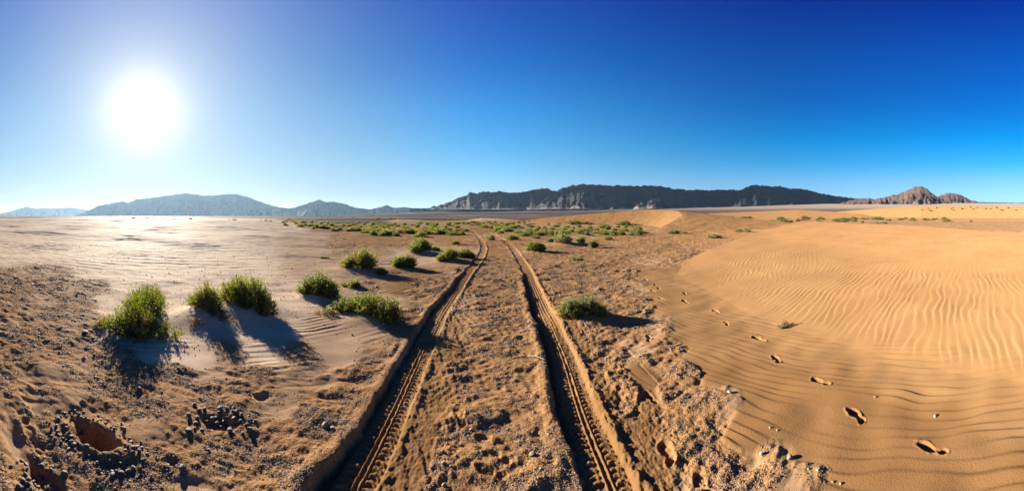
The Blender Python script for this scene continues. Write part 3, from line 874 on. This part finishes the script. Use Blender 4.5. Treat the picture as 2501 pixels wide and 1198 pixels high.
x, y = at(1412, 639); near_shrub('sparse sprig row on brown earth above the lone light green shrub', x, y, [(0, 0, .13, .1, .1), (-.11, .03, .12, .08, .08), (.10, -.02, .12, .1, .11)], 18, 93, 14, 0.032, mat=M_LEAF_G, cat='tuft', name='grass_tuft')
hx, hy = at(1917, 792, .06); near_shrub('small yellow green tuft at the foot of the big orange dune', hx, hy, [(0, 0, .05, .05, .12), (-.07, .02, .05, .05, .05), (.06, .04, .04, .04, .06)], 19, 75, 8, .017, mat=M_LEAF_G, dry=.1, cat='tuft', name='grass_tuft', stem_r=.0015)
x, y = at(418, 722); near_shrub('flat green sprawl between the trailing shrub and the low twiggy shrub', -5.05, 3.75, [(0, 0, .45, .2, .10)], 20, 168, 16, 0.024)
x, y = at(180, 788); near_shrub('dry dead sprig left of the large olive shrub', -4.75, 1.75, [(0, 0, .16, .14, .10), (.12, -.1, .12, .1, .07)], 21, 112, 10, 0.020, mat=M_LEAF_D, dry=.4)
x, y = at(806, 778); near_shrub('dry straw coloured sprig trailing left of the long low shrub', x, y, [(0, 0, .16, .12, .12), (-.22, .05, .14, .1, .08)], 22, 87, 7, .02, mat=M_LEAF_D, dry=.5, cat='sprig', name='dry_sprig')
x, y = at(548, 790); near_shrub('bare dry twigs below the largest dome shaped shrub', x, y, [(0, 0, .2, .14, .10), (.2, .05, .14, .1, .07)], 23, 87, 5, .016, mat=M_LEAF_D, dry=.7, cat='sprig', name='dry_sprig')
x, y = at(478, 800); near_shrub('bare dry twigs below the low twiggy shrub', x, y, [(0, 0, .2, .14, .12)], 24, 75, 5, .016, mat=M_LEAF_D, dry=.7, cat='sprig', name='dry_sprig')
# prototypes for the farther shrubs, one mesh each (too small in the photo to show parts)
PROTO = []
for i in range(8):
    g = np.random.default_rng(50 + i)
    lobes = [(0, 0, .5, .45, .50)] + [(g.uniform(-.45, .45), g.uniform(-.3, .3), g.uniform(.2, .36), g.uniform(.2, .3), g.uniform(.22, .45)) for _ in range(3)]
    mat = [M_LEAF, M_LEAF, M_LEAF_G, M_LEAF, M_LEAF_G, M_LEAF_D, M_LEAF, M_LEAF_D][i]
    fol, stem = shrub_data(80 + i, lobes, 170, 12, .085, .10, .25, .008)
    nf = len(fol[0])
    V = np.vstack([fol[0], stem[0]]); Q = np.vstack([fol[1], stem[1] + nf])
    PROTO.append(make_mesh('scrub', V, Q, None, [mat, M_TWIG], {'tone': np.concatenate([fol[2], np.zeros(len(stem[0]))])}, smooth=False, mat_idx=[0] * len(fol[1]) + [1] * len(stem[1])))


def far_shrub(x, y, w, h, proto, label, group=None, rot=None):
    o = link('desert_shrub', PROTO[proto], None, (x, y, H(x, y) - .02))
    o.scale = (w, w * .9, h * 1.9)
    o.rotation_euler = (0, 0, random.uniform(0, 6.28) if rot is None else rot)
    return tag(o, label, 'shrub', group)


# middle distance shrubs placed one by one: column, base row, width, height in photo pixels
MID = [
    (1376, 600, 57, 29, 2, 'largest green shrub of the row right of the right rut'),
    (1418, 598, 30, 18, 2, 'middle green shrub of the row right of the right rut'),
    (1450, 606, 34, 25, 2, 'right end shrub of the row right of the right rut, lit yellow green'),
    (1343, 592, 18, 12, 2, 'small grey green shrub touching the left of the largest row shrub'),
    (1255, 588, 31, 16, 2, 'round shrub just right of where the right rut starts to narrow'),
    (1199, 588, 28, 19, 2, 'grey green shrub standing between the two ruts near their bend'),
    (1110, 573, 17, 10, 2, 'small shrub left of the far bend of the left rut'),
    (1310, 585, 24, 10, 5, 'low dry shrub above the rounded bright green shrub'),
    (1486, 585, 26, 11, 4, 'light shrub alone right of the shrub row'),
    (1554, 572, 34, 16, 4, 'broad yellow green shrub below the curved dune crest'),
    (1645, 571, 36, 12, 2, 'flat green shrub at the foot of the curved dune right flank'),
    (1672, 571, 22, 8, 4, 'pale flat tuft right of the flat green shrub at the dune flank'),
    (1745, 581, 40, 12, 4, 'pale dry shrub with a green tip left of the big dune edge'),
    (1805, 566, 22, 8, 0, 'dark low shrub close to the sloping edge of the big dune'),
    (1826, 567, 24, 9, 4, 'greyish low shrub nearest the sloping edge of the big dune'),
    (1822, 545, 10, 6, 0, 'single tiny bush on the brown slope left of the big dune'),
    (1028, 578, 34, 16, 0, 'leafy round shrub on the front edge of the left scrub belt'),
    (966, 576, 22, 12, 1, 'green shrub beside the round one on the front edge of the left scrub'),
    (936, 575, 18, 11, 0, 'small dark round shrub on the front edge of the left scrub'),
    (912, 575, 24, 15, 3, 'dark tall shrub on the front edge of the left scrub'),
    (1400, 549, 46, 14, 5, 'tall brown shrub in front of the far dune'),
    (1430, 548, 24, 10, 5, 'brown shrub right of the tall brown one in front of the far dune'),
    (1525, 547, 40, 13, 3, 'wide dark green shrub under the far dune slip face'),
    (1475, 557, 40, 12, 4, 'wide pale green shrub in the scrub right of the ruts'),
    (1330, 571, 22, 11, 6, 'green shrub above the low dry one right of the ruts'),
    (1368, 571, 26, 11, 6, 'green shrub with a yellow top above the row of shrubs'),
    (1222, 570, 22, 10, 4, 'grey shrub right above the start of the right rut'),
]
for px, py, w, h, p, lab in MID:
    x, y = at(px, py)
    while barchan(np.array([x]), np.array([y]))[0][0] > .05: x *= .98; y *= .98
    d = math.hypot(x, y)
    far_shrub(x, y, w * S * d * .95, h * S * d * .95, p, lab)
# right hand plain beyond the big dune: column, distance, width m, height m
for px, d, w, h, p, lab in [
    (2138, 47, 1.7, .75, 2, 'roundest bright green shrub on the plain behind the big dune'),
    (2160, 58, 1.3, .5, 2, 'small green shrub just right of the roundest one behind the big dune'),
    (2106, 60, .8, .6, 4, 'small upright shrub left of the roundest one behind the big dune'),
    (2144, 88, 4.0, 1.0, 4, 'wide yellow green bush clump above the roundest shrub behind the big dune'),
    (2265, 80, 1.4, .4, 5, 'dry flat tuft right of the wide yellow green clump'),
    (2371, 70, .9, .4, 2, 'tiny green bush alone on the grey plain at the right'),
    (1908, 92, 3.0, .9, 3, 'dark bush topping the scrub strip left of the wide yellow clump'),
]:
    a = (px - CX) * S
    far_shrub(d * math.sin(a), d * math.cos(a), w, h, p, lab)


def scatter(n, box, wr, hr, protos, label, group, seed, minpx=9, poly=None):
    g = np.random.default_rng(seed); done = []
    tries = 0
    while len(done) < n and tries < 6000:
        tries += 1
        px = g.uniform(box[0], box[2]); py = box[1] + (box[3] - box[1]) * g.uniform(0, 1) ** 1.25
        if poly and not poly(px, py): continue
        x, y = at(px, py)
        if any(((px - q[0]) / minpx) ** 2 + ((py - q[1]) / (minpx * .28)) ** 2 < 1 for q in done): continue
        t, _ = seg_dist(np.array([x]), np.array([y]), TRACK_L); t2, _ = seg_dist(np.array([x]), np.array([y]), TRACK_R)
        if min(abs(t[0]), abs(t2[0])) < .75: continue
        if barchan(np.array([x]), np.array([y]))[0][0] > .05: continue
        done.append((px, py))
        far_shrub(x, y, g.uniform(*wr) * (1 + .25 * (py < 550)), g.uniform(*hr), int(g.choice(protos)), label, group)


scatter(100, (690, 545, 1130, 575), (.65, 1.5), (.32, .62), [0, 1, 3, 5, 6, 7, 2], 'small shrub in the dense scrub belt left of the wheel ruts', 'scrub belt left of the ruts', 1, 13,
        lambda px, py: py < 552 + (px - 690) * .075 + 4)
scatter(30, (1130, 544, 1260, 566), (.7, 1.4), (.35, .6), [0, 2, 4, 3, 6], 'small shrub in the scrub around the far end of the ruts', 'scrub at the far end of the ruts', 2, 12)
scatter(58, (1262, 546, 1580, 578), (.55, 1.3), (.28, .55), [2, 2, 4, 0, 5, 6], 'small shrub on the flat between the right rut and the curved dune', 'scrub below the curved dune', 3, 17)
scatter(14, (320, 541, 470, 547), (.5, 1.3), (.2, .45), [0, 3, 5], 'tiny dark bush in the row on the pale sand below the broad hazy mountain', 'bushes on the pale sand sheet', 4, 8)
scatter(10, (560, 540, 760, 549), (.6, 1.4), (.3, .5), [5, 7, 0], 'small dry bush at the right end of the pale sand sheet', 'bushes at the end of the pale sand', 5, 12)
g = np.random.default_rng(77)
for i in range(46):                              # strip of scrub in front of the far right dunes
    px = g.uniform(1775, 2130) if i < 36 else g.uniform(2160, 2330); d = g.uniform(66, 100)
    a = (px - CX) * S
    far_shrub(d * math.sin(a), d * math.cos(a), g.uniform(1.0, 2.4), g.uniform(.35, .75), int(g.choice([2, 4, 4, 0, 6, 5])), 'small yellow green bush in the scrub strip before the far right dunes', 'scrub strip before the far right dunes')
for i in range(20):                              # tufts along the long dune under the peaks
    px = g.uniform(2250, 2490); a = (px - CX) * S; d = 127 - (px - 2250) * .02 + g.uniform(-4, 1)
    far_shrub(d * math.sin(a), d * math.cos(a), g.uniform(.6, 1.2), g.uniform(.3, .7), int(g.choice([5, 7, 3])), 'tiny dark tuft dotting the crest of the long dune below the peaks', 'tufts on the long right dune')
for i in range(12):
    px = g.uniform(700, 1300); a = (px - CX) * S; d = g.uniform(120, 260)
    far_shrub(d * math.sin(a), d * math.cos(a), g.uniform(1.5, 3), g.uniform(.5, .9), int(g.choice([5, 7, 3])), 'dark bush far out on the dark plain behind the scrub', 'bushes on the dark plain')
# a far line of trees under the blue range at the right edge
tv = []; tq = []; tt = []
for i in range(90):
    px = g.uniform(2400, 2560); a = (px - CX) * S; d = g.uniform(2300, 2600)
    fol, _ = shrub_data(500 + i, [(0, 0, g.uniform(4, 9), 5, g.uniform(5, 9))], 22, 6, 2.6)
    x, y = d * math.sin(a), d * math.cos(a)
    n0 = sum(len(q) for q in tv)
    tv.append(fol[0] + np.array([x, y, H(x, y) + 1.0])); tq.append(fol[1] + n0); tt.append(fol[2])
o = link('treeline', make_mesh('treeline', np.vstack(tv), np.vstack(tq), None, [M_LEAF], {'tone': np.concatenate(tt)}, smooth=False))
tag(o, 'thin dark line of far trees below the flat blue range at the right edge', 'treeline', kind='stuff')


# ------------------------------------------------------------------ stones, pebbles, grit, sticks
def icosphere(sub):
    t = (1 + 5 ** .5) / 2
    v = [(-1, t, 0), (1, t, 0), (-1, -t, 0), (1, -t, 0), (0, -1, t), (0, 1, t), (0, -1, -t), (0, 1, -t), (t, 0, -1), (t, 0, 1), (-t, 0, -1), (-t, 0, 1)]
    f = [(0, 11, 5), (0, 5, 1), (0, 1, 7), (0, 7, 10), (0, 10, 11), (1, 5, 9), (5, 11, 4), (11, 10, 2), (10, 7, 6), (7, 1, 8), (3, 9, 4), (3, 4, 2), (3, 2, 6), (3, 6, 8), (3, 8, 9), (4, 9, 5), (2, 4, 11), (6, 2, 10), (8, 6, 7), (9, 8, 1)]
    v = [np.array(p) / np.linalg.norm(p) for p in v]
    for _ in range(sub):
        cache = {}; nf = []

        def midp(a, b):
            k = (min(a, b), max(a, b))
            if k not in cache:
                m = v[a] + v[b]; v.append(m / np.linalg.norm(m)); cache[k] = len(v) - 1
            return cache[k]
        for a, b, c in f:
            ab, bc, ca = midp(a, b), midp(b, c), midp(c, a)
            nf += [(a, ab, ca), (b, bc, ab), (c, ca, bc), (ab, bc, ca)]
        f = nf
    return np.array(v), np.array(f)


IV, IF = icosphere(2)
IV1, IF1 = icosphere(1)


def stone_mesh(name, mat, seed, bump=.18, smooth=True):
    g = np.random.default_rng(seed)
    v = IV.copy()
    for _ in range(7):
        n = g.normal(0, 1, 3); n /= np.linalg.norm(n)
        d = v @ n; lim = g.uniform(.45, .92)
        v = v - np.clip(d - lim, 0, 1)[:, None] * n * .8
    v *= (1 + bump * .4 * g.normal(0, .25, (len(v), 1)))
    return make_mesh(name, v, None, IF, [mat], smooth=smooth)


PEB = [stone_mesh('pebble', M_PEBBLE, 900 + i, .16, False) for i in range(6)]
STO = [stone_mesh('stone', [M_GRIT, M_STONE, M_PEBBLE][i % 3], 930 + i, .2, False) for i in range(6)]


def surf(x, y):
    z, _, _ = surface(np.asarray(x, float), np.asarray(y, float))
    return z


def stones(name, pts, sizes, meshes, label, cat, group, seed, sink=.5, flat=.75):
    g = np.random.default_rng(seed)
    z = surf([p[0] for p in pts], [p[1] for p in pts])
    for (x, y), s, h in zip(pts, sizes, z):
        o = link(name, meshes[g.integers(len(meshes))], None, (x, y, h + s * (1 - sink) * flat))
        o.scale = (s * g.uniform(.85, 1.25), s * g.uniform(.8, 1.1), s * flat * g.uniform(.85, 1.15))
        o.rotation_euler = (g.uniform(-.3, .3), g.uniform(-.3, .3), g.uniform(0, 6.28))
        tag(o, label, cat, group)


g = np.random.default_rng(31)


def ring_pts(cx, cy, ra, rb, n, lo, hi, g, mind=.03):
    out = []
    tries = 0
    while len(out) < n and tries < 9000:
        tries += 1
        a = g.uniform(0, 2 * math.pi); q = g.uniform(lo, hi)
        dx, dy = ra * q * math.cos(a), rb * q * math.sin(a)
        x = cx + dx * math.cos(.45) - dy * math.sin(.45); y = cy + dx * math.sin(.45) + dy * math.cos(.45)
        if all((x - p[0]) ** 2 + (y - p[1]) ** 2 > mind * mind for p in out): out.append((x, y))
    return out


P = ring_pts(-2.34, .80, .27, .16, 84, .92, 1.65, g, .030)
stones('dark_pebble', P, g.uniform(.010, .020, len(P)), PEB, 'dark rounded pebble heaped around the rim of the sunken hollow', 'pebble', 'dark pebbles around the hollow', 1)
P = ring_pts(-2.08, 1.74, .20, .13, 34, .1, 1.6, g, .035)
stones('dark_pebble', P, g.uniform(.013, .026, len(P)), PEB, 'dark rounded pebble in the small cluster above and right of the hollow', 'pebble', 'dark pebbles in the small cluster', 2)
P = ring_pts(-2.02, .36, .24, .11, 40, .2, 1.5, g, .032)
stones('dark_pebble', P, g.uniform(.012, .022, len(P)), PEB, 'dark rounded pebble in the cluster at the bottom left corner', 'pebble', 'dark pebbles in the corner cluster', 3)
P = [at(px, py) for px, py in [(208, 815), (340, 958), (437, 902), (342, 792), (365, 778), (230, 870), (460, 1060), (477, 1055), (446, 1150), (395, 965), (560, 860), (120, 870)]]
stones('dark_stone', P, [.045, .028, .02, .022, .018, .02, .024, .016, .026, .016, .018, .016], PEB, 'single dark stone lying loose on the left foreground earth', 'stone', 'loose dark stones on the left', 4)
P = [at(px, py) for px, py in [(1783, 960), (1860, 1108), (1929, 1118), (1880, 1048), (2138, 970), (1898, 1053), (1975, 1150), (1997, 1156), (2033, 1177), (2053, 1181), (1660, 985), (2283, 1017)]]
stones('pale_stone', P, [.026, .018, .022, .010, .012, .009, .009, .010, .009, .010, .012, .016], [STO[1], STO[4]], 'small pale stone lying on the rippled sand right of the gravel band', 'stone', 'small pale stones on the rippled sand', 5)
P = [at(px, py) for px, py in [(1300, 1115), (1082, 1112), (1083, 1140), (1085, 1185), (1305, 1010), (1150, 1050), (1480, 880), (1472, 915), (1484, 930), (795, 1045), (812, 1050)]]
stones('earth_clod', P, [.024, .014, .013, .015, .018, .012, .012, .010, .010, .030, .022], [STO[0], STO[3], STO[1]], 'small clod lying on the gravel beside the wheel ruts', 'clod', 'small clods beside the ruts', 6)


def grit():
    """crumbs of stone strewn over the gravelly earth"""
    g = np.random.default_rng(55)
    n = 560000
    r = 1.9 * np.exp(g.uniform(0, 1, n) * math.log(20 / 1.9)); a = g.uniform(-1.6, 1.6, n)
    x, y = r * np.sin(a), r * np.cos(a)
    z, c, ow = surface(x, y)
    keep = (g.uniform(0, 1, n) < (np.clip(c[:, 2] * 1.2 - .1, 0, 1) * .75 + .035 * (c[:, 0] > .4)) * np.clip(perlin(x / .4, y / .3, 77) * 2.2 + .35, .04, 1)) & (ow == 0)
    x, y, z, r = x[keep], y[keep], z[keep], r[keep]
    n = len(x)
    s = (.0026 + .0036 * g.uniform(0, 1, n) ** 2.6) * np.clip(r / 2.8, .9, 3.2)
    big = g.uniform(0, 1, n) < .02
    s[big] *= 1.9
    base = IV1 if False else icosphere(0)[0]; bf = icosphere(0)[1]
    k = len(base)
    jit = 1 + .25 * g.normal(0, 1, (n, k, 1))
    V = base[None] * jit * (s[:, None, None]) * np.stack([g.uniform(.8, 1.3, n), g.uniform(.8, 1.2, n), g.uniform(.6, .95, n)], 1)[:, None, :]
    V[:, :, 2] += (z + s * .25)[:, None]; V[:, :, 0] += x[:, None]; V[:, :, 1] += y[:, None]
    F = (bf[None] + (np.arange(n) * k)[:, None, None]).reshape(-1, 3)
    o = link('gravel', make_mesh('gravel', V.reshape(-1, 3), None, F, [M_GRIT], smooth=False))
    tag(o, 'fine brown gravel strewn over the foreground earth', 'gravel', kind='stuff')


grit()


def stick(label, pts, r, mat=M_TWIG, cat='stick'):
    P = np.array(smooth_line(pts, 5)); n = len(P); V = []; Q = []
    for i, p in enumerate(P):
        t = P[min(i + 1, n - 1)] - P[max(i - 1, 0)]; t /= np.linalg.norm(t)
        u = np.cross(t, (0.2, .1, 1)); u /= np.linalg.norm(u); w = np.cross(t, u)
        rr = r * (1 - .65 * i / n) * (1 + .15 * math.sin(i * 2.1))
        for k in range(6):
            a = k * math.pi / 3
            V.append(p + rr * (math.cos(a) * u + math.sin(a) * w))
    for i in range(n - 1):
        for k in range(6):
            Q.append((i * 6 + k, i * 6 + (k + 1) % 6, (i + 1) * 6 + (k + 1) % 6, (i + 1) * 6 + k))
    T = [(0, k + 1, k) for k in range(1, 5)] + [((n - 1) * 6, (n - 1) * 6 + k, (n - 1) * 6 + k + 1) for k in range(1, 5)]
    o = link('stick', make_mesh('stick', np.array(V), Q, T, [mat]))
    return tag(o, label, cat)


def on_ground(pix, lift):
    xy = [at(*p) for p in pix]
    z = surf([p[0] for p in xy], [p[1] for p in xy])
    return [(p[0], p[1], float(h) + l) for p, h, l in zip(xy, z, lift)]


stick('short dark stick poking over the shaded bank of the right rut', on_ground([(1290, 874), (1304, 879), (1318, 885), (1332, 892)], [.02, .022, .025, .03]), .011)
stick('thin pale twig lying on the sand below the lone light green shrub', on_ground([(1428, 800), (1434, 806), (1440, 812)], [.006, .012, .006]), .004)
stick('thin bent twig on the earth left of the left rut', on_ground([(598, 970), (612, 962), (622, 978), (632, 990)], [.006, .02, .012, .005]), .0035)

# ------------------------------------------------------------------ haze
HX, HT = 20000.0, 540.0
hv = [(sx * HX, sy * HX, z) for z in (-20.0, HT) for sx, sy in ((-1, -1), (1, -1), (1, 1), (-1, 1))]
hq = [(0, 3, 2, 1), (4, 5, 6, 7), (0, 1, 5, 4), (1, 2, 6, 5), (2, 3, 7, 6), (3, 0, 4, 7)]
m, nt, out = new_mat('haze')
pv = N(nt, 'ShaderNodeVolumePrincipled', Density=1.1e-5, Anisotropy=.42)
pv.inputs['Color'].default_value = (.45, .70, 1.0, 1)
nt.links.new(pv.outputs[0], out.inputs['Volume'])
hz = link('haze', make_mesh('haze', hv, hq, None, [m], smooth=False))
tag(hz, 'thin pale desert haze over the whole plain', 'haze', kind='stuff')

# ------------------------------------------------------------------ sky and sun
w = bpy.data.worlds.new('World'); sc.world = w; w.use_nodes = True
nt = w.node_tree; nt.nodes.clear()
out = nt.nodes.new('ShaderNodeOutputWorld'); bg = nt.nodes.new('ShaderNodeBackground')
sky = nt.nodes.new('ShaderNodeTexSky'); sky.sky_type = 'NISHITA'; sky.sun_disc = False
sky.sun_elevation = SUN_EL; sky.sun_rotation = SUN_AZ
sky.altitude = 900; sky.air_density = 1.0; sky.dust_density = 0.0; sky.ozone_density = 3.0
bg.inputs['Strength'].default_value = .1
# what the sky of the place measures, divided by the clear-air model, by elevation and bearing from the sun
FX = 6.0
EL = [.533, .436, .299, .223, .153, .1056, .057, .0146]
NEAR = [(.002, .13, .54), (.02, .21, .60), (.11, .38, .72), (.20, .48, .77), (.30, .55, .76), (.40, .60, .74), (.44, .58, .66), (.42, .54, .60)]
MID = [(.0, .070, .47), (.0, .135, .59), (.025, .31, .79), (.07, .42, .87), (.16, .54, .90), (.33, .64, .90), (.46, .70, .88), (.48, .70, .86)]
FAR = [(.0, .030, .30), (.0, .075, .43), (.0, .16, .60), (.0, .29, .78), (.045, .42, .85), (.20, .57, .90), (.34, .67, .92), (.38, .70, .92)]
# clear-air model at the same elevations and three bearings (strength 0.1)
A_NEAR = [(.108, .208, .403), (.132, .253, .476), (.187, .35, .615), (.25, .46, .73), (.328, .564, .823), (.45, .70, .85), (.628, .859, .859), (.928, .96, .695)]
A_MID = [(.077, .149, .289), (.093, .177, .334), (.129, .241, .424), (.17, .31, .50), (.223, .385, .562), (.31, .48, .58), (.427, .585, .587), (.632, .655, .475)]
A_FAR = [(.063, .121, .234), (.077, .148, .279), (.112, .21, .37), (.15, .28, .45), (.205, .355, .519), (.29, .46, .55), (.405, .558, .561), (.605, .632, .461)]
col = sky.outputs[0]
tc = nt.nodes.new('ShaderNodeTexCoord')
sund = (math.sin(SUN_AZ) * math.cos(SUN_EL), math.cos(SUN_AZ) * math.cos(SUN_EL), math.sin(SUN_EL))
vdir = tc.outputs['Generated']
sep = nt.nodes.new('ShaderNodeSeparateXYZ'); nt.links.new(vdir, sep.inputs[0])


def VM(op, a, b=None):
    n = nt.nodes.new('ShaderNodeVectorMath'); n.operation = op
    for i, v in enumerate((a, b)):
        if v is None: continue
        if isinstance(v, bpy.types.NodeSocket): nt.links.new(v, n.inputs[i])
        else: n.inputs[i].default_value = v
    return n


def MA(op, a, b=None, clamp=False):
    n = nt.nodes.new('ShaderNodeMath'); n.operation = op; n.use_clamp = clamp
    for i, v in enumerate((a, b)):
        if v is None: continue
        if isinstance(v, bpy.types.NodeSocket): nt.links.new(v, n.inputs[i])
        else: n.inputs[i].default_value = v
    return n.outputs[0]


flat = VM('NORMALIZE', VM('MULTIPLY', vdir, (1, 1, 0)).outputs[0]).outputs[0]
bear = VM('DOT_PRODUCT', flat, (math.sin(SUN_AZ), math.cos(SUN_AZ), 0)).outputs['Value']


def ratio(target, model):
    st = sorted((z, tuple(min(1, t / FX / m / 4) for t, m in zip(tt, mm))) for z, tt, mm in zip(EL, target, model))
    return ramp(nt, sep.outputs['Z'], st)


w_mid = nt.nodes.new('ShaderNodeMapRange'); w_mid.interpolation_type = 'SMOOTHSTEP'
nt.links.new(bear, w_mid.inputs[0]); w_mid.inputs[1].default_value = -.42; w_mid.inputs[2].default_value = .454
w_near = nt.nodes.new('ShaderNodeMapRange'); w_near.interpolation_type = 'SMOOTHSTEP'
nt.links.new(bear, w_near.inputs[0]); w_near.inputs[1].default_value = .454; w_near.inputs[2].default_value = .92
rat = mix(nt, w_near.outputs[0], mix(nt, w_mid.outputs[0], ratio(FAR, A_FAR), ratio(MID, A_MID)), ratio(NEAR, A_NEAR))
col = VM('MULTIPLY', VM('MULTIPLY', col, rat).outputs[0], (4, 4, 4)).outputs[0]
# dusty glow round the sun
cosang = VM('DOT_PRODUCT', VM('NORMALIZE', vdir).outputs[0], sund).outputs['Value']
ang = MA('ARCCOSINE', MA('MINIMUM', cosang, .999999))


def lobe(width, power):
    return MA('POWER', 2.718282, MA('MULTIPLY', MA('POWER', MA('DIVIDE', ang, width), power), -1.0))


col = mix(nt, MA('MULTIPLY', lobe(.24, 1.05), 1.12, True), col, (1.44, 1.50, 1.58))
core = VM('SCALE', (1, .985, .95)); nt.links.new(MA('MULTIPLY', lobe(.060, 1.2), 2.0), core.inputs['Scale'])
col = VM('ADD', col, core.outputs[0]).outputs[0]
nt.links.new(col, bg.inputs['Color']); nt.links.new(bg.outputs[0], out.inputs['Surface'])

sun = bpy.data.lights.new('sun', 'SUN'); sun.energy = 5.0; sun.angle = math.radians(.55); sun.color = (1.0, .90, .76)
so = bpy.data.objects.new('sun', sun); COL.objects.link(so)
from mathutils import Vector
so.rotation_euler = Vector(sund).to_track_quat('Z', 'Y').to_euler(); so.location = (-30, 20, 30)

# ------------------------------------------------------------------ camera: a swept (cylindrical) panorama
cam = bpy.data.cameras.new('camera'); co_ = bpy.data.objects.new('camera', cam); COL.objects.link(co_)
co_.location = (0, 0, EYE); co_.rotation_euler = (math.radians(90), 0, 0)
cam.type = 'PANO'; cam.panorama_type = 'CENTRAL_CYLINDRICAL'
cam.central_cylindrical_range_u_min = -1250.5 * S; cam.central_cylindrical_range_u_max = 1250.5 * S
cam.central_cylindrical_range_v_min = -(1198 - HZ) * S; cam.central_cylindrical_range_v_max = HZ * S
cam.central_cylindrical_radius = 1.0
cam.clip_start = .05; cam.clip_end = 80000
sc.camera = co_

sc.view_settings.view_transform = 'Standard'; sc.view_settings.look = 'None'
sc.view_settings.exposure = 2.585; sc.view_settings.gamma = 1
sc.cycles.max_bounces = 6; sc.cycles.diffuse_bounces = 3; sc.cycles.volume_bounces = 0; sc.cycles.transmission_bounces = 3
sc.cycles.caustics_reflective = False; sc.cycles.caustics_refractive = False
sc.cycles.use_denoising = True
sc.cycles.denoiser = 'OPENIMAGEDENOISE'; sc.cycles.denoising_input_passes = 'RGB_ALBEDO_NORMAL'; sc.cycles.denoising_prefilter = 'ACCURATE'; sc.cycles.denoising_quality = 'HIGH'
